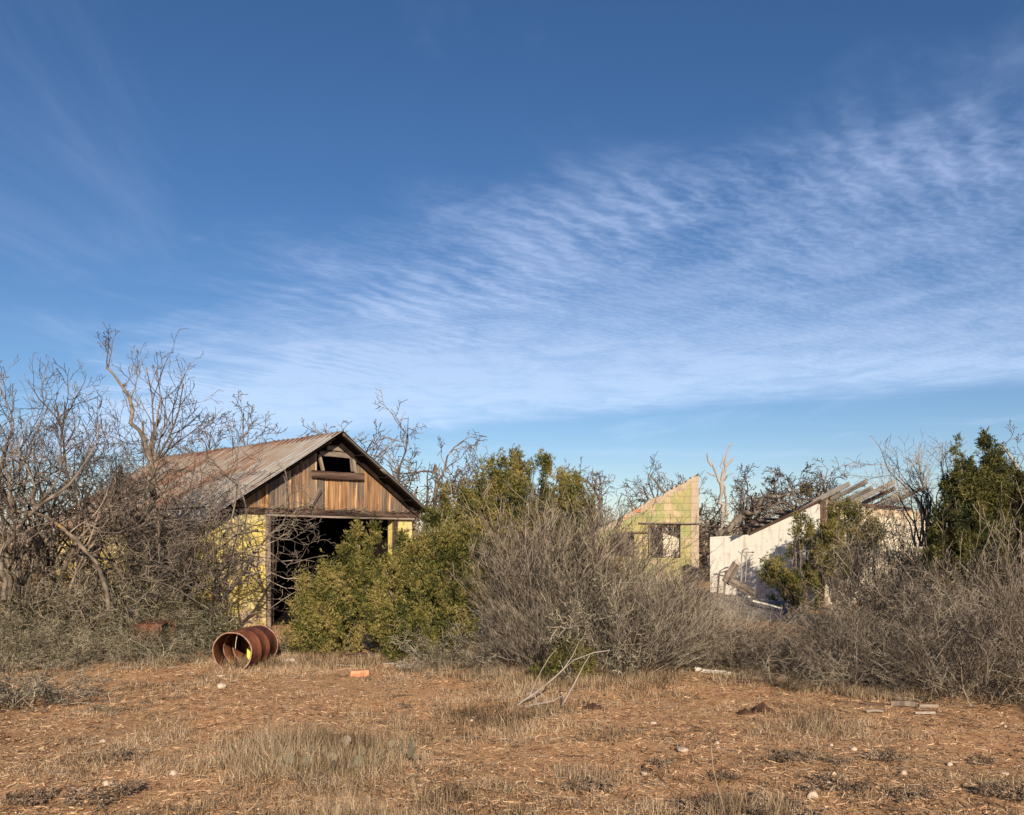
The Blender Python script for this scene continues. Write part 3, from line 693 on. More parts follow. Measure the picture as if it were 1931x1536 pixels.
# collapsed roofing in front
cp = thing('collapsed_roof_panel', 'grey weathered roof panel lying collapsed in front of the white building', 'roof panel', (at(1400, 17), 17, 0))
mb = MB()
for k, (dx, dyy) in enumerate(((0, 0), (.0, .012))):
    pass
A_ = [W3(1335, 1118, 18.0), W3(1490, 1140, 17.6), W3(1480, 1180, 16.2), W3(1325, 1158, 16.4)]
nx = 14
for i in range(nx):
    t0, t1 = i / nx, (i + 1) / nx - .004
    a = A_[0].lerp(A_[1], t0); b = A_[0].lerp(A_[1], t1); c = A_[3].lerp(A_[2], t1); d = A_[3].lerp(A_[2], t0); j = R.uniform(-.012, .012)
    lo = [rel(p, cp) for p in (d, c, b, a)]
    mb.prism([(x, y, z + j) for x, y, z in lo], [(x, y, z + .035 + j) for x, y, z in lo])
mb.build('shingle_deck', M['panel'], cp)
board('edge_trim', rel(W3(1420, 1132, 17.0), cp), rel(W3(1475, 1147, 16.8), cp), .04, .03, M['chalk'], cp, seed=80)
lb = board('leaning_board', W3(1368, 1098, 18.6), W3(1388, 1063, 18.9), .18, .03, M['board'], None, seed=81, upv=Vector((0, 1, 0)))
tag(lb, 'short brown plank leaning upright above the collapsed roof panel', 'board')
lb = board('leaning_board', W3(1378, 1094, 18.3), W3(1424, 1121, 17.9), .17, .03, M['board'], None, seed=82, upv=Vector((0, 1, 0)))
tag(lb, 'grey board sloping down against the foot of the white wall', 'board')

# ------------------------------------------------------------------ steel drum
dl = Vector((-3.36, 10.45, 0)); drum = thing('steel_drum', 'rusty brown steel drum lying on its side with its open end toward us', 'drum', dl)
rad = .247; Ld = .86
ax = Vector((.10, 1, 0)).normalized(); ad = math.atan2(ax.y, ax.x)
drum.rotation_euler = (0, 0, ad); drum.location = (at(438, 10.6), 10.6, gh(at(440, 10.55), 10.55) + rad - .03)
def rev(prof, name, mt, n=64, smooth=True):
    V = []; Q = []
    for i, (x, r_) in enumerate(prof):
        for k in range(n):
            a = 2 * PI * k / n; q_ = r_ * (1 + .018 * math.sin(2 * a + .6) + .012 * math.sin(3 * a + 5 * x) + .008 * math.sin(7 * a + 9 * x)); V.append((x, q_ * math.cos(a), q_ * math.sin(a)))
    for i in range(len(prof) - 1):
        for k in range(n): k2 = (k + 1) % n; Q.append((i * n + k, i * n + k2, (i + 1) * n + k2, (i + 1) * n + k))
    return link(name, mesh_np(name, V, Q, mt, smooth), drum)
prof = [(0, rad)]
for xr in (.30, .57):
    prof += [(xr - .022, rad), (xr - .012, rad + .008), (xr, rad + .013), (xr + .012, rad + .008), (xr + .022, rad)]
prof += [(Ld, rad)]
rev(prof, 'shell', M['rust'])
rev([(x, r_ - .004) for x, r_ in prof], 'lining', M['rust_inside'])
rev([(-.008, rad - .006), (-.012, rad), (-.008, rad + .008), (.006, rad + .009), (.014, rad + .002)], 'rim', M['rust_pale'])
rev([(Ld - .012, rad + .002), (Ld - .006, rad + .011), (Ld + .006, rad + .011), (Ld + .01, rad)], 'rim', M['rust_pale'])
rev([(Ld - .03, rad - .004), (Ld - .03, .10), (Ld - .03, .001)], 'bottom', M['rust_inside'], smooth=False)
for xr in (.30, .57): rev([(xr - .02, rad - .0055), (xr - .008, rad - .001 - .010), (xr + .008, rad - .001 - .010), (xr + .02, rad - .0055)], 'inner_rib', M['rust_pale'])
tube_obj('wire', [([(.10, -.03, rad - .03), (.11, -.012, .18), (.10, .0, .10), (.10, .004, .03)], [.004] * 4)], 5, M['chalk'], drum)
mb = MB(); yo = -(rad - .045)
lo = [(Ld - .35, .0, -.17), (Ld - .34, -.02, -.12), (Ld - .34, -.02, -.03), (Ld - .34, -.0, .02), (Ld - .35, .022, -.03), (Ld - .35, .025, -.13)]
mb.prism(lo, [(x - .008, y, z) for x, y, z in lo]); mb.build('yellow_piece', M['yellow_spot'], drum)  # added piece standing in for sunlit grass seen through a hole
Rr = random.Random(4); mb = MB()
for k in range(60):
    a = PI * 1.5 + Rr.gauss(0, .32); x = Rr.uniform(.05, Ld - .08); s = Rr.uniform(.012, .035); rr_ = rad - .02
    c = (x, rr_ * math.cos(a), rr_ * math.sin(a))
    pts = [(c[0] + s * math.cos(t) * Rr.uniform(.6, 1), c[1] + s * math.sin(t) * Rr.uniform(.6, 1), c[2]) for t in (0, 1.2, 2.5, 3.8, 5)]
    mb.prism(pts, [(p[0] * .3 + c[0] * .7, p[1] * .3 + c[1] * .7, c[2] + s * .8) for p in pts])
tag(mb.build('debris', M['dung'], drum), kind='stuff')

# rusty sheet box half hidden in the brush on the left
rb = thing('rusty_tank', 'rusty metal box half buried in brush left of the drum', 'metal box', (at(292, 11.2), 11.2, 0))
mb = MB(); mb.box((-.34, 0, -.05), (.06, .02, .47)); mb.box((-.34, .02, -.05), (-.32, .5, .47)); mb.box((-.32, .48, -.05), (.06, .5, .47)); mb.box((-.32, .02, .45), (.06, .48, .47))
mb.build('casing', M['rust'], rb, bevel=.004); mb = MB(); mb.box((.062, .01, -.05), (.082, .03, .46)); mb.box((.062, .46, -.05), (.082, .49, .46)); mb.build('frame', M['rust_inside'], rb)

# ------------------------------------------------------------------ plants: source meshes
WH = dict(n=[6, 4, 3, 2], jit=[.10, .13, .16, .2], up=[.02, .05, .04, 0], tip=.35, rmin=.0026, max=2, kids=[8, 4, 0], t0=[.18, .15, .2], ang=[(14, 34), (18, 42), (20, 50)], rat=[.50, .42, .4], rr=.62)
TG = dict(n=[7, 6, 4, 3], jit=[.24, .28, .32, .3], up=[-.02, .0, .0, 0], tip=.35, rmin=.0027, max=3, kids=[7, 5, 3, 0], t0=[.12, .1, .1, .1], ang=[(25, 75), (30, 80), (30, 80), (30, 80)], rat=[.62, .50, .45, .4], rr=.62)
MQ = dict(n=[7, 6, 5, 4, 3], jit=[.16, .20, .22, .24, .25], up=[.05, .10, .12, .10, .05], tip=.45, rmin=.0032, max=4, kids=[5, 4, 4, 3, 0], t0=[.35, .25, .2, .2, .2], ang=[(25, 60), (25, 60), (28, 65), (30, 65), (30, 60)], rat=[.72, .62, .56, .5, .4], rr=.66)
def shrub_mesh(seed, P, H, stems, r0, tilt, base=.25, split=False):
    R = random.Random(seed); out = []
    for i in range(stems):
        a = R.uniform(0, 2 * PI); rr_ = base * math.sqrt(R.random()); t = R_(R.uniform(4, tilt)) * (.4 + .6 * rr_ / max(base, .01)) * 1.3
        a2 = a + R.gauss(0, .5)
        d = (math.sin(t) * math.cos(a2), math.sin(t) * math.sin(a2), math.cos(t))
        grow(R, out, (rr_ * math.cos(a), rr_ * math.sin(a), 0), d, H * R.uniform(.55, 1.0), r0 * R.uniform(.6, 1.2), 0, P)
    return out
def make_shrub(name, label, cat, polys, mt, leafm=None, lsize=.02, per=2, lmin=1, group=None, stem_lvl=0, spread=.015, seed=1, wid=.4):
    t = thing(name, label, cat, (0, 0, 0), group)
    tube_obj('stems', [(p, r_) for l, p, r_ in polys if l <= stem_lvl], 4, mt, t)
    tw = [(p, r_) for l, p, r_ in polys if l > stem_lvl]
    if tw: tube_obj('twigs', tw, 3, mt, t, smooth=False)
    if leafm:
        V, Q = leaves(polys, random.Random(seed), lmin, per, lsize, wid, spread); link('foliage', mesh_np('foliage', V, Q, leafm), t)
    return t
used = set()
def put(src, X, Y, rz_, s=1.0, sz=None, label=None, group=None, cat=None, z=None, tilt=0):
    o = src if src.name not in used else copy_tree(src)
    used.add(src.name); used.add(o.name)
    o.location = (X, Y, gh(X, Y) if z is None else z); o.rotation_euler = (0, 0, rz_); o.scale = (s, s, sz or s)
    if tilt: o.rotation_euler = (ROW.gauss(0, tilt), ROW.gauss(0, tilt), rz_); o.scale = (s * ROW.uniform(.85, 1.2), s * ROW.uniform(.85, 1.2), (sz or s) * ROW.uniform(.88, 1.1))
    if label: o['label'] = label
    if group: o['group'] = group
    if cat: o['category'] = cat
    return o

whip = [make_shrub('whip_bush', 'x', 'bush', shrub_mesh(100 + i, WH, 1.9, 44, .0065, 42, .32), M['twig']) for i in range(3)]
whip_g = make_shrub('whip_bush', 'x', 'bush', shrub_mesh(110, WH, 1.9, 44, .0065, 50, .35), M['twig_pale'], M['greyleaf'], .016, 1, 2, spread=.01)
tang = [make_shrub('tangled_bush', 'x', 'bush', shrub_mesh(120 + i, TG, 1.45, 13, .009, 62, .35), M['twig_pale' if i else 'twig']) for i in range(3)]
tang_l = [make_shrub('thorny_bush', 'x', 'bush', shrub_mesh(130 + i, TG, 1.5, 12, .010, 55, .35), M['twig_olive'], M['oliveleaf'], .015, 1, 3, seed=i) for i in range(2)]
vine = make_shrub('vine_clump', 'x', 'vine', shrub_mesh(140, dict(TG, jit=[.12, .2, .3, .3]), 2.4, 16, .012, 16, .45), M['twig_pale'])
darks = make_shrub('leafy_bush', 'x', 'bush', shrub_mesh(150, TG, 1.0, 12, .008, 55, .3), M['twig_olive'], M['darkleaf'], .028, 3, 2, seed=3, wid=.55)
greys = make_shrub('grey_bush', 'x', 'bush', shrub_mesh(151, TG, .75, 11, .007, 60, .25), M['twig_pale'], M['greyleaf'], .018, 3, 2, seed=5, wid=.4)

def tree_from(name, polys, mt, loc, label, group=None, tl=1, mt2=None):
    t = thing(name, label, 'tree', loc, group)
    tube_obj('trunk', [(p, r_) for l, p, r_ in polys if l <= tl], 7, mt, t)
    tw = [(p, r_) for l, p, r_ in polys if l > tl]
    if tw: tube_obj('crown', tw, 3, mt2 or mt, t, smooth=False)
    return t
def bare_polys(seed, H, trunks, r0, tilt=25, P=MQ, rad_=.15):
    R = random.Random(seed); out = []
    for i in range(trunks):
        a = 2 * PI * (i + R.random()) / trunks; t = R_(R.uniform(.25, 1) * tilt)
        grow(R, out, (rad_ * math.cos(a), rad_ * math.sin(a), 0), (math.sin(t) * math.cos(a), math.sin(t) * math.sin(a), math.cos(t)), H * R.uniform(.5, .68), r0 * R.uniform(.7, 1.1), 0, P)
    m_ = sorted(max(q[2] for q in p) for _, p, _ in out); top = m_[int(len(m_) * .985)]
    k = H / top
    return [(l, [(q[0] * k, q[1] * k, q[2] * k) for q in p], rr_) for l, p, rr_ in out]

# ---- left foreground trees
def T(label, px, Y, top, seed, trunks, r0, tilt, group=None, P=MQ, mt='bark', name='bare_tree', tl=1, mt2='twig_dark'):
    H = CZ + (HY - top) * Y / F
    return tree_from(name, bare_polys(seed, H, trunks, r0, tilt, P), M[mt], (at(px, Y), Y, 0), label, group, tl, M[mt2])
MQ3 = dict(MQ, rmin=.0027, kids=[6, 6, 5, 4, 0])
T('tall bare mesquite with many upright twigs at the far left edge', 40, 11.6, 712, 5, 5, .034, 32, P=MQ3)
T('bare mesquite with a wide open crown between the left edge and the thin trunked one', 130, 12.2, 735, 6, 5, .030, 30, P=MQ3)
T('slim bare tree with one thin straight trunk left of the garage roof', 203, 12.6, 680, 17, 1, .035, 4, P=dict(MQ, up=[.15, .1, .12, .1, .05], kids=[11, 4, 3, 2, 0], rat=[.34, .6, .56, .5, .4], t0=[.3, .2, .2, .2, .2]))
# tree C: pale trunk in front of the roof with broken limbs
Yc = 13.0
def poly_px(pts, Y, loc, r0, r1):
    P = [tuple(W3(a, b, Y + (c[0] if c else 0)) - loc) for a, b, *c in pts]
    if r0 > .006:
        Rk = random.Random(int(pts[0][0] * 7 + pts[-1][1])); Q_ = [P[0]]
        for a, b in zip(P[:-1], P[1:]):
            L = (Vector(b) - Vector(a)).length; k = max(1, min(6, int(L / .12))); w = min(L * .07, r0 * .8)
            for i in range(1, k): Q_.append(tuple(a[q] + (b[q] - a[q]) * i / k + Rk.gauss(0, w) for q in range(3)))
            Q_.append(b)
        P = Q_; n = len(P); return (P, [(r0 + (r1 - r0) * i / (n - 1)) * Rk.uniform(.84, 1.18) for i in range(n)])
    n = len(P)
    return (P, [r0 + (r1 - r0) * i / (n - 1) for i in range(n)])
def custom_tree(name, label, px, Y, limbs, mt, grows, seed, P=None, mt2='twig_dark', group=None):
    loc = Vector((at(px, Y), Y, 0)); t = thing(name, label, 'tree', loc, group); polys = []
    for pts, r0, r1 in limbs: polys.append(poly_px(pts, Y, loc, r0, r1))
    Q_ = []
    for pts_, rads_ in polys:   # close the broken ends
        p = list(pts_); rr_ = list(rads_); d = Vector(p[-1]) - Vector(p[-2]); p.append(tuple(Vector(p[-1]) + d.normalized() * .01)); rr_.append(.001); Q_.append((p, rr_))
    tube_obj('trunk', Q_, 8, mt, t)
    R = random.Random(seed); out = []
    for (a, b, ang, L, r0, dyy) in grows:
        s = tuple(W3(a, b, Y) - loc); grow(R, out, s, nrm((math.sin(R_(ang)), dyy, math.cos(R_(ang)))), L * .86, r0 * .85, 1, P or MQ)
    if out: tube_obj('crown', [(p, r_) for l, p, r_ in out], 4, M[mt2], t, smooth=False)
    return t
custom_tree('bare_tree', 'bare tree with pale trunk and thick broken limbs rising before the garage roof', 290, Yc,
    [([(304, 1185), (300, 1080), (296, 980), (290, 900), (284, 868)], .058, .044), ([(284, 868), (276, 850), (262, 810), (250, 775), (244, 748)], .036, .026),
     ([(244, 748), (228, 725), (214, 705), (201, 692)], .024, .017), ([(284, 868), (286, 835), (293, 805), (303, 787)], .03, .022), ([(276, 830), (269, 800), (271, 793)], .02, .012), ([(244, 750), (241, 737)], .015, .008)],
    M['bark'], [(203, 694, -6, .6, .012, 0), (204, 694, 14, .55, .012, .1), (246, 755, 25, .7, .012, -.1), (287, 865, 2, 1.7, .020, .05), (287, 860, 14, 1.55, .018, -.1), (289, 865, 22, 1.5, .018, .1), (290, 868, 42, 1.5, .020, 0),
     (289, 870, 52, 1.3, .016, .1), (232, 732, 35, .5, .008, 0), (255, 790, -40, .6, .008, .1), (284, 868, -20, .7, .01, .1), (292, 870, 62, 1.1, .014, -.1)], 9, dict(MQ, jit=[.16, .13, .18, .22, .25], rmin=.003))
custom_tree('bare_tree', 'dark snapped trunk stub standing left of the pale trunk by the garage', 205, 12.8,
    [([(180, 1120), (190, 1030), (203, 985), (212, 940), (219, 915), (221, 900), (228, 890), (227, 878)], .07, .03), ([(203, 985), (250, 970), (290, 945), (320, 920)], .035, .012), ([(200, 1000), (178, 960), (160, 945)], .03, .012)],
    M['bark'], [(250, 968, 30, .8, .01, 0), (310, 930, 40, .5, .008, 0), (165, 950, -20, .8, .01, 0), (185, 965, 10, .8, .01, 0)], 12)
custom_tree('bare_tree', 'crooked dark mesquite trunk with forked limbs at the lower left', 60, 11.0,
    [([(8, 1130), (2, 1075), (4, 1035), (30, 1010), (50, 975), (68, 960), (95, 925)], .036, .022), ([(30, 1010), (28, 975), (20, 955), (5, 860)], .03, .015), ([(68, 960), (60, 940), (66, 920)], .04, .03), ([(68, 960), (100, 935), (130, 915), (150, 890)], .028, .014), ([(4, 900), (8, 860), (14, 835)], .03, .02)],
    M['bark'], [(95, 925, 10, 1.4, .018, 0), (66, 920, -10, 1.3, .016, 0), (150, 890, 10, 1.0, .012, 0), (5, 860, -5, 1.2, .012, 0), (120, 920, 35, 1.0, .012, 0), (14, 835, 10, 1.0, .014, 0), (40, 990, -30, 1.0, .012, .1)], 14)
# fallen lichen limb
fl = thing('fallen_limb', 'long fallen limb with orange lichen slanting through brush at the left', 'branch', (at(100, 11.0), 11.0, 0))
tube_obj('limb', [poly_px([(-30, 952), (20, 960), (62, 965), (90, 975), (118, 995), (145, 1018), (168, 1045), (190, 1080), (205, 1150)], 11.0, fl.location, .016, .032)], 8, M['bark_lichen'], fl)
R = random.Random(3); out = []
for (a, b, ang, L) in ((60, 965, 40, .5), (100, 980, 150, .5), (20, 958, -30, .5), (130, 1005, 60, .7)): grow(R, out, tuple(W3(a, b, 11.0) - fl.location), nrm((math.sin(R_(ang)), .1, math.cos(R_(ang)))), L, .01, 2, MQ)
tube_obj('side_twigs', [(p, r_) for l, p, r_ in out], 3, M['twig'], fl, smooth=False)
# brushy tree in front of the roof and yellow wall
MQd = dict(MQ, up=[.03, .03, .04, .03, .0], kids=[6, 5, 5, 4, 0], jit=[.2, .22, .26, .28, .3], ang=[(30, 75), (30, 75), (30, 75), (30, 70), (30, 60)])
T('dense bare mesquite sprawling in front of the garage roof and yellow wall', 345, 13.1, 858, 21, 5, .04, 46, P=MQd)
T('low bare mesquite whose fine branches fan over the yellow wall beside the doorway', 392, 12.9, 950, 22, 4, .025, 34, P=MQd)
T('bare brushy tree covering the low left end of the garage roof', 285, 13.6, 880, 23, 5, .04, 48, P=MQd)
T('bare brushy tree at the left behind the crooked trunk', 120, 13.4, 850, 24, 5, .04, 48, P=MQd)
# trees behind the garage and along the skyline
MQf = dict(MQ, rmin=.0085, kids=[6, 5, 5, 4, 0], up=[.05, .08, .06, .03, .0])
MQs = dict(MQ, rmin=.0085, kids=[7, 5, 5, 4, 0], up=[.05, .04, .04, .02, .0], ang=[(30, 70), (30, 70), (35, 75), (35, 75), (30, 60)])
T('bare tree whose twigs show above the garage roof ridge, the nearest to the pale trunk', 395, 25, 800, 30, 3, .10, 40, P=MQf)
T('bare tree whose twigs show above the garage ridge close to the gable peak', 545, 26, 768, 31, 3, .10, 32, P=MQf)
T('bare tree low behind the garage roof between the two twiggy crowns', 465, 27, 805, 32, 3, .10, 40, P=MQf)
T('tall bare tree with a rounded crown just right of the garage gable', 765, 24, 793, 33, 3, .10, 30, P=MQs)
T('slender bare tree between the gable tree and the tall juniper', 903, 27, 842, 35, 2, .09, 25, P=MQs)
T('low bare tree at the right foot of the garage roof slope', 840, 25, 900, 36, 3, .08, 40, P=MQs)
T('spreading bare tree left of the green ruined wall', 1135, 32, 880, 37, 2, .14, 45, P=MQs)
T('bare tree right behind the sloping top of the green ruined wall', 1265, 31, 872, 38, 3, .12, 40, P=MQs)
T('thin bare tree right of the dead forked trunk', 1405, 30, 878, 39, 2, .08, 20, P=MQs)
T('bare tree with contorted limbs behind the white building', 1475, 28, 880, 40, 2, .10, 25, P=dict(MQs, jit=[.3, .32, .3, .3, .3]))
T('bare tree with a ball of mistletoe near the rafters', 1548, 29, 885, 41, 3, .10, 35, P=MQs)
T('bare tree on the skyline behind the right hand end of the white building', 1640, 33, 930, 42, 3, .10, 35, P=MQs)
T('bare tree behind the gap between juniper and green ruin', 1075, 36, 935, 43, 3, .10, 40, P=MQs)
T('bare tree filling the gap behind the low end of the white wall', 1350, 34, 915, 44, 4, .10, 40, P=MQs)
# mistletoe
g_ = np.random.default_rng(3); n = 900; d = g_.normal(0, 1, (n, 3)); d /= np.linalg.norm(d, axis=1, keepdims=True); c = np.array(W3(1521, 922, 29)); 
V, Q = leafmesh(c + d * g_.uniform(.3, 1, (n, 1)) * .17, d, .10, .4, 3)
tag(link('mistletoe', mesh_np('mistletoe', V, Q, M['juniper'])), 'round green mistletoe clump hanging in a bare tree beside the rafters', 'mistletoe')
# dead pale forked trunk
custom_tree('dead_tree', 'dead pale tree trunk forked into stubby bare limbs right of the green wall', 1361, 29,
    [([(1361, 1020), (1361, 975), (1361, 930), (1360, 912)], .085, .065), ([(1360, 912), (1353, 898), (1348, 888), (1342, 873)], .055, .03), ([(1342, 878), (1335, 868), (1333, 855)], .04, .015), ([(1349, 897), (1340, 894), (1333, 890)], .03, .015),
     ([(1361, 915), (1363, 895), (1368, 880), (1369, 862), (1373, 848), (1384, 836)], .06, .018), ([(1362, 900), (1362, 870), (1364, 858)], .035, .015), ([(1368, 880), (1376, 870), (1384, 864)], .05, .02), ([(1365, 905), (1372, 896), (1382, 892)], .04, .015), ([(1364, 912), (1369, 940), (1368, 975)], .03, .05)],
    M['bark_pale'], [], 1)
# long leaning limbs behind the low wall
custom_tree('leaning_tree', 'half fallen bare tree with long limbs leaning over the low end of the white wall', 1400, 26,
    [([(1350, 1010), (1385, 985), (1420, 955), (1455, 935), (1505, 925)], .12, .03), ([(1385, 975), (1430, 962), (1460, 952), (1490, 946)], .06, .03), ([(1420, 955), (1470, 958), (1505, 955)], .05, .02)],
    M['bark'], [(1430, 950, 20, 1.0, .02, 0), (1460, 935, 10, 1.0, .02, 0), (1400, 970, 0, 1.2, .02, 0), (1490, 928, 40, .9, .015, 0), (1470, 950, -30, .8, .012, 0)], 55, MQs)

lm = thing('broken_limb', 'broken dark limb poking up behind the slope of the green ruin', 'branch', (at(1250, 26), 26, 0))
tube_obj('limb', [poly_px([(1228, 897), (1245, 918), (1262, 940), (1275, 1000)], 26, lm.location, .02, .06)], 6, M['bark'], lm)
# ---- far thicket, one mass of distant brush, and its nearest trees
def thicket():
    R = random.Random(77); out = []
    P = dict(n=[4, 3, 3], jit=[.15, .2, .2], up=[.03, .05, .02], tip=.4, rmin=.011, max=2, kids=[6, 3, 0], t0=[.2, .2, .2], ang=[(20, 55), (25, 60), (20, 50)], rat=[.5, .5, .4], rr=.6)
    for k in range(950):
        Y = R.uniform(34, 62); X = R.uniform(-.66, .66) * Y; h = R.uniform(1.5, 3.0); t = R_(R.uniform(0, 40)); a = R.uniform(0, 2 * PI)
        grow(R, out, (X, Y, 0), (math.sin(t) * math.cos(a), math.sin(t) * math.sin(a), math.cos(t)), h, .03, 0, P)
    V, Q = tubes([(p, r_) for l, p, r_ in out], 3)
    tag(link('distant_brush', mesh_np('distant_brush', V, Q, M['twig'])), 'belt of distant bare brush along the horizon', 'brush', kind='stuff')
    # low leafy undergrowth that closes the view at the horizon
    g_ = np.random.default_rng(9); n = 60000; Y = g_.uniform(36, 75, n); X = g_.uniform(-.7, .7, n) * Y; Z = np.abs(g_.normal(0, .85, n))
    V, Q = leafmesh(np.stack([X, Y, Z], 1), np.tile([0, 0, 1.], (n, 1)), .30, .35, 9)
    tag(link('distant_undergrowth', mesh_np('distant_undergrowth', V, Q, M['weed'])), 'low brown undergrowth far off below the skyline trees', 'undergrowth', kind='stuff')
thicket()

# ---- junipers
def juniper(name, label, cat, loc, lobes, seed, n, mt, size=.07, trunk=None, group=None, stems=()):
    """lobes: (x, y, z base, radius, height): upright plumes filled with small scale-leaf sprays"""
    g_ = np.random.default_rng(seed); t = thing(name, label, cat, loc, group); B = []; D = []
    tot = sum(l[3] ** 1.3 * l[4] for l in lobes)
    for (x, y, z, rr_, h) in lobes:
        k = int(n * rr_ ** 1.3 * h / tot)
        # twigs gather in clumps with gaps between
        nc = max(12, k // 60); tt = g_.uniform(0, 1, nc) ** .85; prof_ = np.clip(np.minimum(1, .45 + tt * 2.2) * (1 - tt ** 1.6) ** .75 + .03, 0, 1); a = g_.uniform(0, 2 * PI, nc); q = rr_ * prof_ * g_.uniform(.2, 1.05, nc) ** .45 * .92
        cc = np.stack([x + q * np.cos(a), y + q * np.sin(a), z + tt * h], 1); out_ = np.stack([np.cos(a) * .9, np.sin(a) * .9, .8 + tt * .8], 1)
        cs = rr_ * g_.uniform(.08, .19, nc) + .03
        idx = g_.integers(0, nc, k)
        dd = g_.normal(0, 1, (k, 3)); b = cc[idx] + dd * cs[idx][:, None] * np.array([.55, .55, 1.15]) + out_[idx] * g_.uniform(0, 1, (k, 1)) * cs[idx][:, None] * 1.1
        B.append(b); D.append(out_[idx] + dd * .25)
    B = np.concatenate(B); D = np.concatenate(D); B = B[B[:, 2] > .01]; D = D[:len(B)]
    # every spray is 7 narrow faces
    m = 9; Bs = np.repeat(B, m, 0); Ds = np.repeat(D, m, 0) / 1.3 + g_.normal(0, .35, (len(B) * m, 3))
    Ds /= np.linalg.norm(Ds, axis=1, keepdims=True); Bs = Bs + Ds * g_.uniform(0, size * .7, (len(Bs), 1))
    V, Q = leafmesh(Bs, Ds, size * .62, .27, seed + 1)
    link('foliage', mesh_np('foliage', V, Q, mt), t)
    R = random.Random(seed); pl = []
    for (x, y, z, rr_, h) in lobes:
        for k in range(5):
            s = (R.gauss(0, .05), R.gauss(0, .05), 0); e_ = (x + R.gauss(0, rr_ * .35), y + R.gauss(0, rr_ * .35), z + h * R.uniform(.5, .95)); pts = []
            for i in range(6):
                f = i / 5; pts.append(tuple(s[q] + (e_[q] - s[q]) * (f if q == 2 else f ** .8) + (R.gauss(0, .03) if 0 < i < 5 else 0) for q in range(3)))
            pl.append((pts, [.028 * (1 - .75 * i / 5) * (.7 + .3 * h) for i in range(6)]))
    tube_obj('trunk', pl, 6, M['bark'], t)
    return t
def lob(px, py_top, py_bot, wpx, Y, loc, dy=0.0):
    """a plume given by where the thing stands in the world: column, top, foot and width"""
    Yy = Y + dy; X = at(px, Yy) - loc[0]; zt = CZ + (HY - py_top) * Yy / F; zb = max(0, CZ + (HY - py_bot) * Yy / F)
    return (X, Yy - loc[1], zb, wpx / 2 * .84 * Yy / F, zt - zb)
def J(label, px, Y, lobs, seed, n, mt='juniper', size=.07):
    loc = (at(px, Y), Y, gh(at(px, Y), Y)); return juniper('juniper', label, 'juniper', loc, [lob(a, b, c, d, Y, loc, e_) for a, b, c, d, e_ in lobs], seed, n, M[mt], size)
J('low yellow green juniper with two pointed tips in front of the dark doorway', 625, 12.0,
  [(675, 1001, 1120, 50, .1), (704, 998, 1110, 40, .25), (655, 1045, 1170, 70, 0), (580, 1105, 1235, 85, -.1), (620, 1085, 1240, 100, -.3), (690, 1090, 1225, 110, 0), (640, 1150, 1245, 120, -.5), (565, 1150, 1235, 60, -.2), (725, 1060, 1200, 80, .2)], 1, 9000)
J('broad olive juniper between the doorway juniper and the tall one, right of the garage door', 800, 11.6,
  [(832, 935, 1090, 70, .6), (757, 1022, 1130, 55, .3), (790, 1030, 1180, 110, 0), (850, 1010, 1200, 120, .1), (740, 1060, 1220, 90, -.1), (800, 1090, 1235, 120, -.4), (860, 1120, 1235, 90, -.3), (720, 1120, 1225, 70, -.3), (890, 1000, 1130, 80, .5), (760, 1160, 1250, 90, -.7)], 2, 11500)
J('tall juniper with ragged pointed top behind the brown whip bushes', 960, 14.2,
  [(948, 852, 990, 70, 0), (968, 866, 990, 50, .2), (985, 856, 990, 56, .2), (1012, 860, 1000, 62, -.1), (1040, 872, 1010, 75, .2), (1075, 890, 1010, 70, 0), (1058, 905, 1020, 80, .1), (905, 900, 1040, 80, -.1), (925, 878, 1030, 75, .3), (1098, 925, 1030, 55, .1), (880, 935, 1060, 70, .1), (860, 970, 1090, 60, .1), (960, 910, 1080, 150, 0), (1040, 930, 1060, 120, .2), (890, 950, 1100, 110, -.2), (880, 1010, 1160, 110, -.1), (960, 1010, 1180, 130, 0)], 3, 17000)
J('small green juniper seedling at the foot of the whip bushes behind dead branches', 1070, 9.6, [(1070, 1228, 1300, 75, 0), (1040, 1255, 1300, 50, 0), (1105, 1238, 1290, 40, .1), (1010, 1270, 1300, 40, 0)], 4, 1500, size=.055)
J('low bright green juniper tuft at the foot of the broad juniper', 780, 10.9, [(785, 1170, 1255, 80, 0), (750, 1190, 1250, 60, .1), (825, 1195, 1255, 60, .1)], 5, 1900, size=.06)
J('sparse small juniper in front of the white wall, left of the doorway gap', 1505, 18.6, [(1512, 975, 1030, 52, 0), (1540, 990, 1045, 40, .1), (1500, 1000, 1060, 30, .1), (1470, 1070, 1130, 60, 0), (1450, 1062, 1100, 40, 0), (1520, 1085, 1150, 80, .2), (1535, 1050, 1110, 50, .1), (1490, 1095, 1160, 80, -.1)], 6, 2600, 'juniper', .09)
J('leafy juniper hanging before the tan wall under the rafter ends', 1585, 18.4, [(1578, 955, 1020, 60, 0), (1604, 948, 1020, 50, .1), (1625, 965, 1030, 40, .1), (1575, 1000, 1090, 60, 0), (1560, 985, 1060, 60, .1), (1630, 970, 1050, 50, .1), (1650, 990, 1040, 34, 0), (1550, 1035, 1110, 60, .1), (1610, 1030, 1080, 60, .2)], 7, 3600, 'juniper', .09)
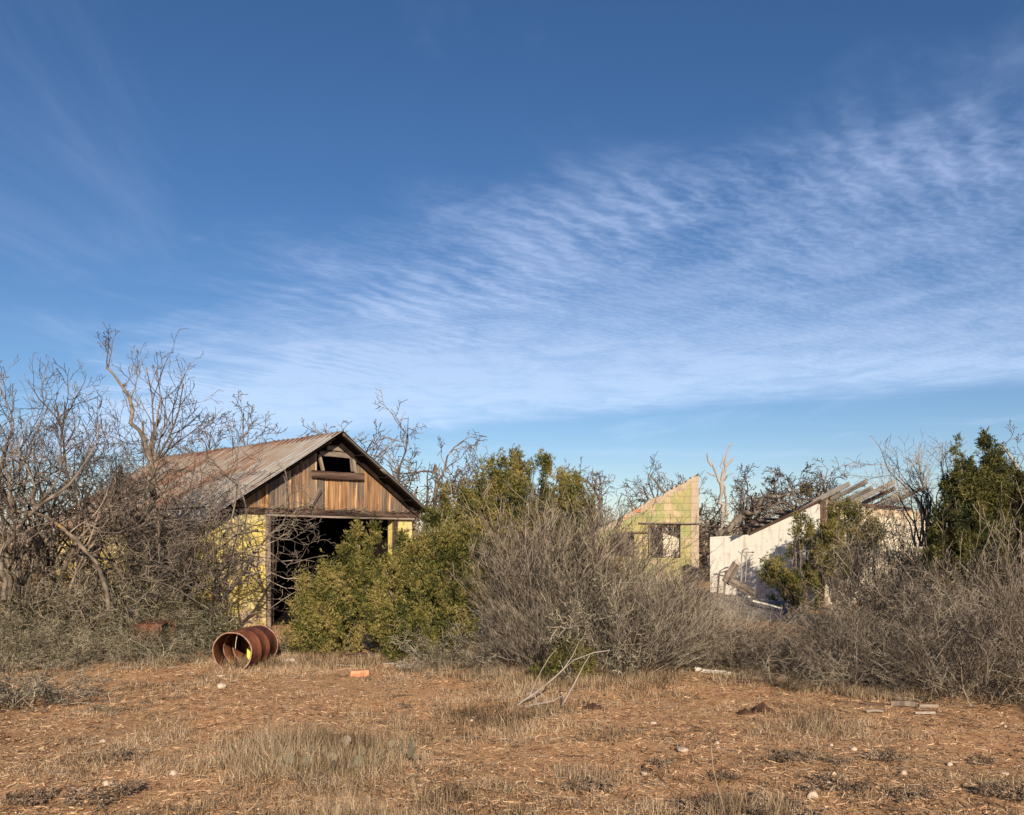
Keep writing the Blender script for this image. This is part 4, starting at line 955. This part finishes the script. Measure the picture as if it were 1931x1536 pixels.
J('large dark juniper with feathery twin tops at the right edge', 1860, 12.2,
  [(1808, 836, 950, 30, 0), (1818, 868, 960, 40, .1), (1857, 820, 950, 34, .1), (1866, 838, 950, 30, 0), (1884, 860, 960, 34, .2), (1835, 892, 1010, 80, .1), (1872, 880, 1010, 80, -.1), (1900, 890, 1020, 70, .1), (1795, 915, 1040, 70, .1), (1925, 905, 1060, 70, .2), (1840, 930, 1080, 120, -.2), (1850, 905, 1050, 110, 0), (1880, 890, 1060, 100, -.1), (1800, 930, 1080, 90, .1), (1780, 975, 1110, 80, 0), (1850, 990, 1140, 150, -.1), (1900, 960, 1120, 80, 0)], 8, 14000, 'juniper_dark')
J('dark juniper cut off by the right edge, right of the feathery one', 1945, 11.8, [(1930, 935, 1080, 60, 0), (1960, 890, 1100, 100, .1), (1940, 1020, 1150, 110, 0)], 9, 4200, 'juniper_dark')

# ---- brush rows
ROW = random.Random(5)
ORD = 'first second third fourth fifth sixth seventh eighth ninth tenth eleventh twelfth thirteenth fourteenth fifteenth'.split()
def row(srcs, items, label, group, H0, rotj=True, cat='bush'):
    order = sorted(range(len(items)), key=lambda i: items[i][0]); rank = {i: n for n, i in enumerate(order)}; lab0 = label
    for k, (px, Y, H) in enumerate(items):
        s = srcs[k % len(srcs)]; sc = H / H0; label = lab0 % ORD[rank[k]]; put(s, at(px, Y), Y, ROW.uniform(0, 2 * PI), max(.62, sc * ROW.uniform(.92, 1.08)), sc, label, group, cat, tilt=.13)
G1 = 'brown whip bushes in the middle'
row([whip[0], whip[1], whip_g, whip[2]], [(1008, 12.2, 2.6), (1045, 12.4, 2.6), (1090, 12.3, 2.1), (990, 12.1, 2.1), (1140, 12.1, 1.75), (1025, 11.8, 2.3), (1070, 11.6, 1.9), (1005, 11.5, 1.8), (1225, 12.4, 1.45), (1285, 12.6, 1.3)], 'tall brown twiggy bush, %s from the left in the rear of the middle brush', G1, 2.15)
row([whip[1], whip_g, tang[1], whip[2], whip_g], [(1135, 11.2, 1.5), (1205, 11.4, 1.32), (1300, 12.0, 1.15), (1265, 11.3, 1.2), (1340, 11.8, 1.0), (1010, 10.8, 1.45), (1070, 10.6, 1.35), (985, 11.0, 1.2), (1390, 11.5, .7), (1325, 11.0, .95)], 'mid height brown twiggy bush, %s from the left inside the middle brush', 'brown whip bushes of middle height', 2.15)
row([whip_g, whip[0], greys], [(985, 10.2, .6), (1015, 10.0, .9), (1120, 10.0, .95), (1180, 9.8, .95), (1240, 10.1, 1.0), (1300, 10.2, .9), (1360, 10.4, .72), (1410, 10.6, .55), (1430, 11.3, .58), (1050, 9.9, .8)], 'short grey brown bush, %s from the left along the foot of the middle brush', 'short bushes along the front of the middle brush', 1.9)
row([tang[1], tang[0], whip[1], tang[2]], [(1500, 11.5, .72), (1575, 12.2, .95), (1635, 12.6, 1.12), (1690, 12.2, 1.4), (1750, 11.4, 1.35), (1810, 11.0, 1.35), (1870, 10.6, 1.45), (1935, 10.4, 1.5), (1990, 10.8, 1.6), (2090, 11.0, 1.7), (2180, 11.2, 1.6), (1540, 11.0, .78), (1660, 11.2, 1.0), (1720, 10.6, 1.4)], 'tall tangled bare bush, %s from the left at the rear of the right brush', 'tangled bushes at the rear right', 1.6)
row([tang[0], tang[1], tang[2]], [(1460, 10.4, .62), (1510, 9.9, .68), (1565, 10.2, .82), (1620, 9.8, 1.0), (1680, 9.9, 1.2), (1735, 9.6, 1.15), (1800, 9.8, 1.3), (1860, 9.4, 1.3), (1925, 9.2, 1.35), (1985, 9.6, 1.4)], 'tangled bare bush, %s from the left in the middle depth of the right brush', 'tangled bushes in the middle right', 1.6)
row([tang[2], tang[1], whip[0]], [(1490, 9.3, .75), (1550, 9.1, .7), (1610, 9.0, .75), (1670, 8.9, .75), (1730, 8.6, .8), (1790, 8.5, .85), (1850, 8.1, .85), (1905, 8.3, 1.0), (1960, 8.2, 1.1)], 'low tangled bare bush, %s from the left along the right brush front', 'low tangled bushes at the front right', 1.6)
row(tang_l, [(-30, 12.6, 2.1), (50, 13.0, 2.15), (130, 13.2, 2.0), (210, 13.0, 2.0), (280, 12.9, 2.0), (-20, 11.6, 1.9), (330, 13.0, 1.6), (90, 12.3, 2.0), (180, 12.4, 1.95), (250, 12.3, 1.8)], 'tall thorny olive brown bush, %s from the left in the rear left brush', 'tall thorny bushes at the left', 1.65)
row([tang_l[1], tang_l[0], tang[0]], [(20, 11.4, 1.6), (90, 11.6, 1.55), (160, 11.5, 1.5), (230, 11.7, 1.5), (290, 11.9, 1.3), (-30, 10.8, 1.4), (330, 12.3, 1.0)], 'mid height thorny olive brown bush, %s from the left in the left brush', 'thorny bushes of middle height at the left', 1.65)
row([tang_l[0], greys, tang_l[1]], [(0, 10.4, .95), (60, 10.6, .95), (120, 10.8, .9), (180, 10.9, .9), (235, 11.0, .85), (275, 11.0, .7), (302, 10.85, .6), (262, 10.75, .7), (285, 10.9, .65), (30, 10.2, .6), (150, 10.5, .6)], 'low thorny bush, %s from the left along the foot of the left brush', 'low thorny bushes at the left', 1.5)
put(greys, at(1115, 10.3), 10.3, 2.6, 1.5, 1.75, 'grey green leafy bush in the middle brush above the dead branches')
put(whip[0], at(1243, 25.5), 25.5, 1, 1.1, 1.15, 'brown twiggy bush growing inside the window hole of the green ruin')
put(whip[2], at(1175, 25.2), 25.2, 2, 1.0, 1.0, 'brown twiggy bush behind the left hole of the green ruin')
put(darks, at(365, 12.5), 12.5, 1, 1.0, .9, 'dark leafy bush in front of the yellow wall, behind and left of the drum')
put(darks, at(430, 12.2), 12.2, 3, .8, .62, 'low dark leafy bush directly behind the drum')
put(darks, at(335, 11.9), 11.9, 4, .6, .55, 'low dark leafy bush right of the rusty metal box')
put(darks, at(515, 11.9), 11.9, 5, .45, .4, 'small dark leafy bush between drum and doorway juniper')
put(greys, at(60, 8.1), 8.1, 2, 1.05, .62, 'grey leafy bush alone on the dirt at the lower left edge')
put(greys, at(5, 8.0), 8.0, 4, .9, .75, 'grey leafy bush cut by the left edge of the picture')
put(greys, at(855, 10.4), 10.4, 1.2, 1.0, .85, 'grey green leafy bush at the foot of the broad juniper')
put(greys, at(830, 10.1), 10.1, 2.2, .7, .4, 'low grey bush in front of the broad juniper')
put(vine, at(1705, 14.3), 14.3, .5, 1.0, 1.0, 'tallest clump of dry vines climbing between the white building and right juniper', cat='vine')
put(vine, at(1685, 13.9), 13.9, 3.3, .8, .97, 'clump of dry vines directly left of the tallest vine clump', cat='vine')
put(vine, at(1728, 14.0), 14.0, 1.7, .9, 1.03, 'clump of dry vines directly right of the tallest vine clump', cat='vine')
put(vine, at(1655, 14.8), 14.8, 2.5, .75, .85, 'shorter clump of dry vines against the tan wall', cat='vine')
put(vine, at(1745, 13.6), 13.6, 4.5, .8, .9, 'clump of dry vines close against the dark right juniper', cat='vine')
# bare upright stems above the vines
def stems_thing(name, label, cat, px, Y, items, mt, seed, P=None):
    loc = Vector((at(px, Y), Y, 0)); t = thing(name, label, cat, loc); pl = []
    R = random.Random(seed); out = []
    for pts, r0, r1 in items:
        p = poly_px(pts, Y, loc, r0, r1); pl.append(p)
        for k in range(5):
            i = R.randint(max(1, len(p[0]) - 3), len(p[0]) - 1); d = Vector(p[0][i]) - Vector(p[0][i - 1])
            grow(R, out, p[0][i], nrm(tuple(d.normalized() + Vector((R.gauss(0, .4), R.gauss(0, .4), R.gauss(0, .25))))), R.uniform(.15, .5), r1 * .8, 3, dict(MQ, rmin=.0026))
    tube_obj('stems', pl, 5, mt, t); tube_obj('twigs', [(p, r_) for l, p, r_ in out], 3, mt, t, smooth=False)
    return t
R = random.Random(91); it = []
for k in range(26):
    x0 = R.uniform(1720, 1790); x1 = x0 + R.uniform(-75, 25); y1 = R.uniform(850, 920); c = R.uniform(-10, 20)
    it.append(([(x0, 1030), (x0 - .15 * (x0 - x1) + c * .4, 985), ((x0 + x1) / 2 + c, 935), (x1 + c * .3, (y1 + 935) / 2), (x1, y1)], .015, .004))
stems_thing('bare_shrub', 'bare dark stems standing upright beside the right juniper against the sky', 'bush', 1760, 13.2, it, M['twig'], 92)
it = [([(1760, 1000), (1735, 950), (1700, 910), (1675, 885), (1662, 850)], .016, .004), ([(1745, 960), (1710, 925), (1690, 890), (1670, 876), (1630, 874)], .010, .003), ([(1750, 980), (1725, 930), (1700, 895), (1678, 862)], .012, .003), ([(1740, 960), (1705, 915), (1680, 895), (1650, 900), (1640, 903)], .008, .003), ([(1755, 960), (1738, 910), (1722, 875), (1708, 862)], .012, .004)]
stems_thing('arching_stems', 'long bare stems arching left over the rafters against the sky', 'branch', 1740, 13.8, it, M['twig'], 93)
custom_tree('dead_branch', 'drooping dead branch hanging at the right edge beside the juniper top', 1920, 12.6,
    [([(1980, 1080), (1955, 990), (1925, 915), (1918, 890), (1905, 860), (1890, 838)], .05, .015), ([(1955, 990), (1930, 930), (1900, 905)], .03, .02), ([(1890, 838), (1882, 850), (1876, 872)], .012, .005), ([(1895, 905), (1880, 880), (1872, 860)], .02, .008)],
    M['bark_pale'], [(1918, 890, 30, .5, .01, 0), (1890, 838, 100, .4, .006, 0), (1925, 920, 150, .6, .008, 0), (1940, 960, 60, .6, .01, 0)], 94)
# thin branches reaching across the dark doorway
R = random.Random(8); it = []
for (a, b, c, d) in ((490, 1058, 640, 1062), (500, 1090, 575, 1112), (490, 1130, 560, 1140), (495, 1030, 548, 1000), (498, 1010, 535, 990), (505, 1150, 590, 1100), (500, 1075, 575, 1090), (480, 1190, 560, 1215)):
    it.append(([(a - 40, b + 10), (a, b), ((a + c) / 2, (b + d) / 2 + R.uniform(-8, 8)), (c, d)], .008, .003))
stems_thing('bare_branches', 'thin bare branches reaching from the left across the dark doorway', 'branch', 500, 13.6, it, M['twig_pale'], 95)
# the leaning dead branches in the foreground centre
YD = 8.05
db = thing('dead_branch', 'pale dead branches propped on the dirt in front of the middle brush', 'branch', (at(1050, YD), YD, 0))
tube_obj('stems', [poly_px(p, YD, db.location, a, b) for p, a, b in (
    ([(962, 1345), (985, 1322), (1008, 1307), (1030, 1290), (1047, 1276), (1062, 1262), (1082, 1244), (1120, 1230), (1150, 1226)], .013, .004),
    ([(1000, 1310), (1010, 1285), (1022, 1262), (1035, 1240), (1050, 1222)], .007, .003), ([(1040, 1350), (1060, 1330), (1070, 1312), (1085, 1285), (1100, 1255), (1112, 1235)], .010, .004),
    ([(1008, 1308), (1012, 1325), (1020, 1340), (1024, 1350)], .006, .004), ([(1015, 1303), (1030, 1315), (1035, 1335)], .006, .003), ([(975, 1335), (1010, 1328), (1040, 1322), (1060, 1312)], .008, .005), ([(1062, 1262), (1080, 1236), (1092, 1210)], .006, .003), ([(1038, 1345), (1020, 1358), (1000, 1365)], .006, .003))], 6, M['bark_pale'], db)

# ------------------------------------------------------------------ litter, stones, cactus, weeds
def rock_mesh(seed, flat=.6):
    import bmesh
    bm = bmesh.new(); bmesh.ops.create_icosphere(bm, subdivisions=3, radius=1); R = random.Random(seed); o = [R.uniform(0, 9) for _ in range(6)]
    for v in bm.verts:
        c = v.co; k = 1 + .16 * math.sin(c.x * 2.3 + o[0]) * math.cos(c.y * 2.1 + o[1]) + .10 * math.sin(c.z * 3.7 + o[2]) + .06 * math.sin(c.x * 6 + c.y * 5 + o[3]) + R.uniform(-.015, .015)
        v.co = Vector((c.x * k, c.y * k * .8, c.z * k * flat))
    me = bpy.data.meshes.new('rock'); bm.to_mesh(me); bm.free(); me.materials.append(M['soil_pale'])
    for p in me.polygons: p.use_smooth = True
    return me
rocks = [rock_mesh(i, (.6, .75, .5, .65)[i]) for i in range(4)]
for k, (px, py, wpx, lab) in enumerate([
    (1704, 1462, 14, 'round white stone on the lower right dirt, left of the other white stones there'), (1790, 1444, 13, 'pale stone with a dark shadow left of it, upper of the lower right stones'),
    (1896, 1462, 14, 'pale flat stone closest to the right edge of the dirt'), (1532, 1505, 22, 'largest pale stone at the bottom of the dirt, right of the tall dry weed'),
    (1726, 1506, 14, 'pale stone in dead weeds at the bottom right'), (1610, 1414, 12, 'small pale stone half sunk in grass right of centre'), (1286, 1417, 24, 'wide flat pale stone behind the tall dry weed'),
    (1352, 1402, 11, 'small tan stone beside the head of the tall dry weed'), (1568, 1405, 9, 'tiny pale stone left of the half sunk one'), (1563, 1484, 12, 'pale chip of stone just above the largest stone'),
    (417, 1275, 12, 'pale stone on the dirt straight below the drum'), (328, 1460, 18, 'flat pale stone in the grass at the lower left'), (200, 1484, 16, 'yellowish stone beside dead weeds at the lower left'),
    (418, 1300, 17, 'flat pale chip lying below the stone under the drum'), (1231, 1362, 12, 'small pale stone in the grass below the two dark mounds'), (890, 1354, 9, 'small white pebble on bare dirt left of the dead branches'),
    (1573, 1466, 10, 'flat tan stone between weeds above the largest stone'), (194, 1404, 12, 'tan stone in the grass right of the lone grey bush'), (1215, 1452, 14, 'tan flat stone on bare dirt left of the wide flat one'), (522, 1243, 12, 'round white stone right beside the drum')]):
    Y = YG(py); X = at(px, Y); s = wpx / 2 * Y / F
    o = link('stone', rocks[k % 4]); o.location = (X, Y, gh(X, Y) + s * .3); o.scale = (s, s, s); o.rotation_euler = (0, 0, k * 1.3); tag(o, lab, 'stone', 'pale stones on the dirt')
def flat_piece(name, label, cat, px, py, lpx, wm, ang, mt, seed, th=.02, lift=.01, tilt=0.0):
    Y = YG(py); X = at(px, Y); L = lpx * Y / F; d = Vector((math.cos(ang), math.sin(ang), tilt)); c = Vector((X, Y, gh(X, Y) + lift + th / 2))
    o = board(name, c - d * L / 2, c + d * L / 2, wm, th, mt, None, ragged=min(.08, L * .15), seed=seed); tag(o, label, cat); return o
brk = board('brick', W3(662, 1269, 0.001 + YG(1274)), W3(696, 1268, YG(1274) + .02), .09, .065, M['brick_orange'], None, seed=3); tag(brk, 'orange clay brick lying on the dirt in front of the doorway juniper', 'brick')
flat_piece('plank', 'pale bleached plank lying at the foot of the broad juniper', 'plank', 775, 1261, 55, .07, .05, M['chalk'], 91)
flat_piece('plank', 'thin dark plank lying beside the bleached plank', 'plank', 740, 1256, 40, .03, -.08, M['board'], 92)
flat_piece('concrete_chunk', 'flat white chunk of concrete lying right of the drum', 'concrete chunk', 548, 1243, 28, .16, .1, M['chalk'], 93, th=.035)
flat_piece('plank', 'brown board sticking out from under the doorway juniper, upper of the pair', 'plank', 655, 1228, 60, .16, .5, M['board'], 94, lift=.04, tilt=.12)
flat_piece('plank', 'brown board under the doorway juniper, lower of the pair', 'plank', 680, 1238, 60, .18, .25, M['board_dark'], 95, lift=.02, tilt=.06)
flat_piece('plank', 'short grey board leaning by the dark doorway right of the drum', 'plank', 545, 1220, 24, .06, .6, M['board'], 96, lift=.05, tilt=.3)
flat_piece('plank', 'dark broken board with curled ends left of the low right brush', 'plank', 1395, 1287, 90, .05, -.35, M['board_dark'], 97, lift=.02)
flat_piece('stick', 'bleached curved stick lying on the dirt at the right', 'stick', 1745, 1356, 40, .018, -.1, M['bark_pale'], 98)
flat_piece('stick', 'pale stick lying parallel to the brush edge at the right', 'stick', 1650, 1352, 36, .02, -.12, M['board'], 99)
flat_piece('log', 'short dark rotten log lying in front of the right brush', 'log', 1705, 1336, 50, .045, -.22, M['bark'], 100, th=.045)
flat_piece('log', 'grey weathered log piece right of the rotten log', 'log', 1748, 1338, 42, .035, .12, M['board'], 101, th=.03)
flat_piece('plank', 'narrow tan board left of the rotten log', 'plank', 1650, 1336, 44, .025, -.45, M['board_dark'], 102)
flat_piece('stick', 'thin pale stick on bare dirt above the orange brick', 'stick', 655, 1256, 50, .012, -.15, M['bark_pale'], 103, th=.012)
flat_piece('plank', 'yellowish chunk of wood under the right side of the broad juniper', 'plank', 735, 1215, 22, .10, .1, M['chalk'], 104, th=.05)
# broken white pipe
wp = thing('broken_pipe', 'broken white pipe lying along the foot of the brush right of centre', 'pipe', (0, 0, 0))
Yp = 10.2; wp.location = (at(1355, Yp), Yp, 0)
R = random.Random(2); a_, b_ = W3(1312, 1262, Yp + .1), W3(1405, 1276, Yp - .25); pts = [tuple(a_.lerp(b_, i / 9) + Vector((0, 0, R.uniform(-.004, .004))) - wp.location) for i in range(10)]
tube_obj('pipe', [(pts, [.034 * R.uniform(.8, 1.1) for _ in pts])], 10, M['chalk'], wp)
# dark mounds
def mound(label, px, py, wpx, hpx, seed):
    Y = YG(py); X = at(px, Y); w = wpx * Y / F; h = hpx * Y / F; g_ = np.random.default_rng(seed); mb = MB()
    for k in range(70):
        a = g_.uniform(0, 2 * PI); q = abs(g_.normal(0, .4)); q = min(q, 1); cx_ = q * math.cos(a) * w / 2; cy_ = q * math.sin(a) * w / 4; cz_ = max(0, (1 - q) * h * g_.uniform(.2, .9)); s = g_.uniform(.02, .045)
        p = [(cx_ + s * math.cos(t) * g_.uniform(.6, 1), cy_ + s * math.sin(t) * g_.uniform(.6, 1), cz_) for t in (0, 1, 2.1, 3.2, 4.2, 5.3)]
        mb.prism(p, [(cx_ + (x - cx_) * .4, cy_ + (y - cy_) * .4, cz_ + s * .9) for x, y, z in p])
    o = mb.build('dirt_mound', M['dung'], None, (X, Y, gh(X, Y) - .01)); tag(o, label, 'mound')
mound('dark crumbly mound on the red dirt, right of centre', 1438, 1342, 40, 14, 1)
mound('low dark crumbly heap directly left of the taller dark mound', 1405, 1344, 36, 5, 3)
mound('low dark patch of crumbly debris right of the dead branches', 1118, 1334, 44, 7, 2)
# prickly pear
pads = []
def pad_mesh():
    import bmesh
    bm = bmesh.new(); bmesh.ops.create_icosphere(bm, subdivisions=3, radius=1)
    for v in bm.verts: v.co = Vector((v.co.x * (.8 + .25 * v.co.z), v.co.y * .14, v.co.z + 1))
    me = bpy.data.meshes.new('pad'); bm.to_mesh(me); bm.free(); me.materials.append(M['cactus'])
    for p in me.polygons: p.use_smooth = True
    return me
padm = pad_mesh(); R = random.Random(6)
for (px, py, n, w, lab) in ((520, 1440, 11, .42, 'dull grey green prickly pear on the left of the cactus patch'), (610, 1450, 12, .40, 'purplish prickly pear in the middle of the cactus patch'), (690, 1432, 13, .40, 'prickly pear with paler pads on the right of the cactus patch'), (455, 1432, 5, .22, 'small round grey cactus cluster left of the cactus patch'), (750, 1425, 6, .22, 'olive prickly pear at the right end of the cactus patch')):
    Y = YG(py); X = at(px, Y); t = thing('prickly_pear', lab, 'cactus', (X, Y, gh(X, Y)), 'prickly pears in the foreground grass')
    for k in range(n):
        o = link('pad', padm, t); s = R.uniform(.028, .046); o.scale = (s, s, s); x = R.gauss(0, w * .45); o.location = (x, R.gauss(0, .14), R.uniform(-.02, .05)); o.rotation_euler = (R.uniform(-.6, .6), R.uniform(-.7, .7), R.uniform(-1.2, 1.2))
# dead weeds
wd = []
for i in range(2):
    P = dict(n=[4, 3, 2], jit=[.3, .4, .4], up=[.0, .02, 0], tip=.5, rmin=.0022, max=2, kids=[6, 4, 0], t0=[.1, .1, .1], ang=[(30, 75), (30, 80), (30, 70)], rat=[.55, .5, .4], rr=.7)
    wd.append(make_shrub('dead_weed', 'x', 'weed', shrub_mesh(200 + i, P, .095, 17, .0024, 80, .10), M['weed'], M['weed'], .009, 2, 1, seed=i, spread=.004, wid=.7))
for k, (px, py, s, lab) in enumerate([(1130, 1482, 1.3, 'greyish dead weed mat in the grass at the bottom centre'), (1090, 1478, .8, 'dead weed touching the left end of the bottom centre mat'), (180, 1510, 1.3, 'purple grey dead weed at the bottom left'), (235, 1494, 1.0, 'dead weed right of the yellowish stone'),
    (1520, 1435, 1.1, 'dead weed tuft right of the small tan stone'), (1585, 1442, .9, 'flat dead weed between tufts on the right dirt'), (1665, 1432, 1.2, 'dark dead weed above the round white stone'), (1575, 1495, 1.2, 'dead weed right beside the largest stone'),
    (1480, 1438, .9, 'dead weed nearest right of the tall dry weed'), (1900, 1500, 1.3, 'dead weed in the bottom right corner'), (1850, 1442, 1.0, 'dead weed above the flat right stone'), (1720, 1515, 1.0, 'dead weed around the bottom right stone'),
    (250, 1430, 1.0, 'dark weed in the grass right of the flat lower left stone'), (60, 1520, 1.2, 'dead weed in the bottom left corner'), (760, 1330, .7, 'small dark weed on the dirt below the pale plank'), (1255, 1440, 1.0, 'dark weed head left of the wide flat stone'), (1372, 1465, .8, 'dead weed by the stem of the tall dry weed'), (1450, 1530, 1.6, 'dense dead weeds at the bottom edge right of the tall dry weed'), (1330, 1525, 1.5, 'dense dead weeds at the bottom edge left of the tall dry weed'), (590, 1475, 1.0, 'dark weed at the front of the cactus patch')]):
    Y = YG(py); put(wd[k % 2], at(px, Y), Y, k * 1.7, s * (.75 + .5 * ((k * 7) % 5) / 4), s * .7, lab, 'dead weeds on the dirt', 'weed')
# tall dry weed stalk
sw = thing('tall_weed', 'tall thin dry weed with purplish seed head at the bottom right of centre', 'weed', (at(1370, 4.9), 4.9, 0))
R = random.Random(12); out = []
pl = [poly_px([(1372, 1548), (1362, 1515), (1352, 1480), (1345, 1450), (1342, 1420), (1340, 1400)], 4.9, sw.location, .0045, .003), poly_px([(1340, 1400), (1343, 1385), (1352, 1374), (1380, 1371)], 4.9, sw.location, .002, .001), poly_px([(1342, 1398), (1352, 1410), (1365, 1428)], 4.9, sw.location, .0015, .001)]
tube_obj('stalk', pl, 5, M['weed'], sw)
for k in range(8): grow(R, out, tuple(W3(1340, 1400, 4.9) - sw.location), nrm((R.gauss(-.3, .6), R.gauss(0, .6), R.uniform(.2, 1))), .07, .0015, 1, dict(P, rmin=.001))
tube_obj('seed_head', [(p, r_) for l, p, r_ in out], 3, M['weed'], sw, smooth=False)
V, Q = leaves(out, R, 1, 3, .010, .8, .004); link('seeds', mesh_np('seeds', V, Q, M['weed']), sw)

# ------------------------------------------------------------------ dry grass
def vnoise(x, y, seed):
    """smooth value noise, 0..1"""
    g_ = np.random.default_rng(seed); T_ = g_.random((64, 64)); xi = np.floor(x).astype(int); yi = np.floor(y).astype(int); fx = x - xi; fy = y - yi; fx = fx * fx * (3 - 2 * fx); fy = fy * fy * (3 - 2 * fy)
    a = T_[xi % 64, yi % 64]; b = T_[(xi + 1) % 64, yi % 64]; c = T_[xi % 64, (yi + 1) % 64]; d = T_[(xi + 1) % 64, (yi + 1) % 64]
    return (a * (1 - fx) + b * fx) * (1 - fy) + (c * (1 - fx) + d * fx) * fy
def grass():
    g_ = np.random.default_rng(21); N = 960000
    # more blades near the viewer
    Y = 4.2 + 11.0 * g_.random(N) ** 1.25; X = g_.uniform(-.85, .85, N) * Y
    m = .55 * vnoise(X * .8 + 9, Y * .8, 1) + .3 * vnoise(X * 2.3, Y * 2.3 + 5, 2) + .35 * vnoise(X * 6, Y * 6, 3)
    near_ = np.exp(-(((X - at(600, 6.15)) / .62) ** 2 + ((Y - 6.15) / .42) ** 2))
    keep = g_.random(N) < np.clip((m - .50) * 2.4, .06, 1) + near_
    X, Y, m = X[keep], Y[keep], m[keep]; n = len(X); Z = ghn(X, Y)
    tuft = vnoise(X * 3.1 + 3, Y * 3.1, 5)
    h = (.02 + .07 * np.clip((m - .5) * 2, 0, 1) + .05 * np.clip(tuft - .6, 0, 1)) * g_.uniform(.4, 1.5, n)
    lying = g_.random(n) < .72
    def blob(px, py, w, hh, k): cy = YG(py); return k * np.exp(-(((X - at(px, cy)) / w) ** 2 + ((Y - cy) / hh) ** 2))
    tall = blob(600, 1430, .62, .42, 1.0) + blob(1120, 1450, .25, .22, .7) + blob(1360, 1530, .4, .2, .9) + blob(700, 1345, .9, .5, .35) + blob(1120, 1375, .7, .4, .4) + blob(1600, 1375, .8, .4, .3)
    h = h * (1 + 1.5 * tall); lying = lying & (g_.random(n) > tall * .8)
    h = np.where(lying, h * .7, h)
    a = g_.uniform(0, 2 * PI, n); lean = np.where(lying, g_.uniform(1.2, 3.5, n), np.abs(g_.normal(0, .55, n)))
    d = np.stack([np.cos(a) * lean, np.sin(a) * lean, np.ones(n)], 1); d /= np.linalg.norm(d, axis=1, keepdims=True)
    w = np.cross(d, g_.normal(0, 1, (n, 3))); w /= np.linalg.norm(w, axis=1, keepdims=True)
    wid = (.0011 + .00017 * Y)[:, None] * g_.uniform(.7, 1.3, (n, 1))
    B = np.stack([X, Y, Z - .004], 1); V = np.stack([B - w * wid, B + w * wid, B + d * h[:, None] * 1.2], 1).reshape(-1, 3)
    o = link('dry_grass', mesh_np('dry_grass', V, np.arange(n * 3).reshape(-1, 3), M['straw'])); tag(o, 'short dry tan grass covering the red dirt', 'grass', kind='stuff')
    print('grass', n)
    # taller grass along the foot of the brush
    n = 42000; X = g_.uniform(-6.6, 6.6, n); px = X / 10 * F + CX
    front = np.interp(px, [-100, 0, 300, 560, 900, 1200, 1420, 1500, 1700, 2000], [10.4, 10.5, 10.9, 11.4, 10.1, 9.5, 10.0, 8.9, 8.6, 7.6]); X = (px - CX) / F * front
    Y = front + g_.normal(0, .28, n) - .1; Z = ghn(X, Y); k = vnoise(X * 2, Y * 2, 8) > .42; X, Y, Z = X[k], Y[k], Z[k]; n = len(X)
    a = g_.uniform(0, 2 * PI, n); lean = np.abs(g_.normal(0, .6, n)); d = np.stack([np.cos(a) * lean, np.sin(a) * lean, np.ones(n)], 1); d /= np.linalg.norm(d, axis=1, keepdims=True)
    w = np.cross(d, g_.normal(0, 1, (n, 3))); w /= np.linalg.norm(w, axis=1, keepdims=True); h = g_.uniform(.03, .16, n)[:, None]
    B = np.stack([X, Y, Z], 1); V = np.stack([B - w * .0025, B + w * .0025, B + d * h], 1).reshape(-1, 3)
    tag(link('edge_grass', mesh_np('edge_grass', V, np.arange(n * 3).reshape(-1, 3), M['straw'])), 'longer dry grass along the foot of the brush', 'grass', kind='stuff')
    # fallen twigs
    n = 100000; Y = 4.3 + 9 * g_.random(n) ** 1.2; X = g_.uniform(-.85, .85, n) * Y; Z = ghn(X, Y) + .004; a = g_.uniform(0, 2 * PI, n); L = g_.uniform(.006, .04, n)
    d = np.stack([np.cos(a), np.sin(a), g_.normal(0, .25, n)], 1) * L[:, None]; w = np.stack([-np.sin(a), np.cos(a), g_.uniform(0, 1.2, n)], 1) * g_.uniform(.0012, .0035, (n, 1)); B = np.stack([X, Y, Z], 1)
    V = np.stack([B - d - w, B + d - w * .6, B + d + w, B - d + w * .7], 1).reshape(-1, 3)
    tag(link('leaf_litter', mesh_np('leaf_litter', V, np.arange(n * 4).reshape(-1, 4), M['litter'])), 'crumbled dead leaves and chips strewn over the dirt', 'litter', kind='stuff')
    out = []; R = random.Random(44)
    for k in range(2400):
        Y = 4.6 + 9 * R.random(); X = R.uniform(-.62, .62) * Y; a = R.gauss(0, .9); L = R.uniform(.02, .12) * (1 if k % 12 else 2.4); z = gh(X, Y) + .012; pts = []
        for i in range(4):
            pts.append((X, Y, z + R.uniform(0, .012))); a += R.gauss(0, .25); X += L / 3 * math.cos(a); Y += L / 3 * math.sin(a)
        out.append((pts, [R.uniform(.0012, .003)] * 4))
    V, Q = tubes(out, 3); tag(link('twig_litter', mesh_np('twig_litter', V, Q, M['twig'])), 'scattered dead twigs lying on the dirt', 'twigs', kind='stuff')
    mb_v = []; mb_q = []; n = 3600; Y = 4.4 + 8 * g_.random(n) ** 1.2; X = g_.uniform(-.62, .62, n) * Y; Z = ghn(X, Y); s = g_.uniform(.003, .010, n) * (1 + (g_.random(n) > .97) * 1.0)
    oc = np.array([[1, 0, 0], [0, 1, 0], [-1, 0, 0], [0, -1, 0], [0, 0, .7], [0, 0, -.7]]); V = np.stack([X, Y, Z + s * .3], 1)[:, None] + oc[None] * s[:, None, None] * g_.uniform(.6, 1.3, (n, 6, 1))
    f = np.array([[0, 1, 4], [1, 2, 4], [2, 3, 4], [3, 0, 4], [1, 0, 5], [2, 1, 5], [3, 2, 5], [0, 3, 5]]); Q = (np.arange(n)[:, None, None] * 6 + f[None]).reshape(-1, 3)
    tag(link('gravel', mesh_np('gravel', V.reshape(-1, 3), Q, M['gravel'])), 'small pale gravel scattered over the red dirt', 'gravel', kind='stuff')
grass()
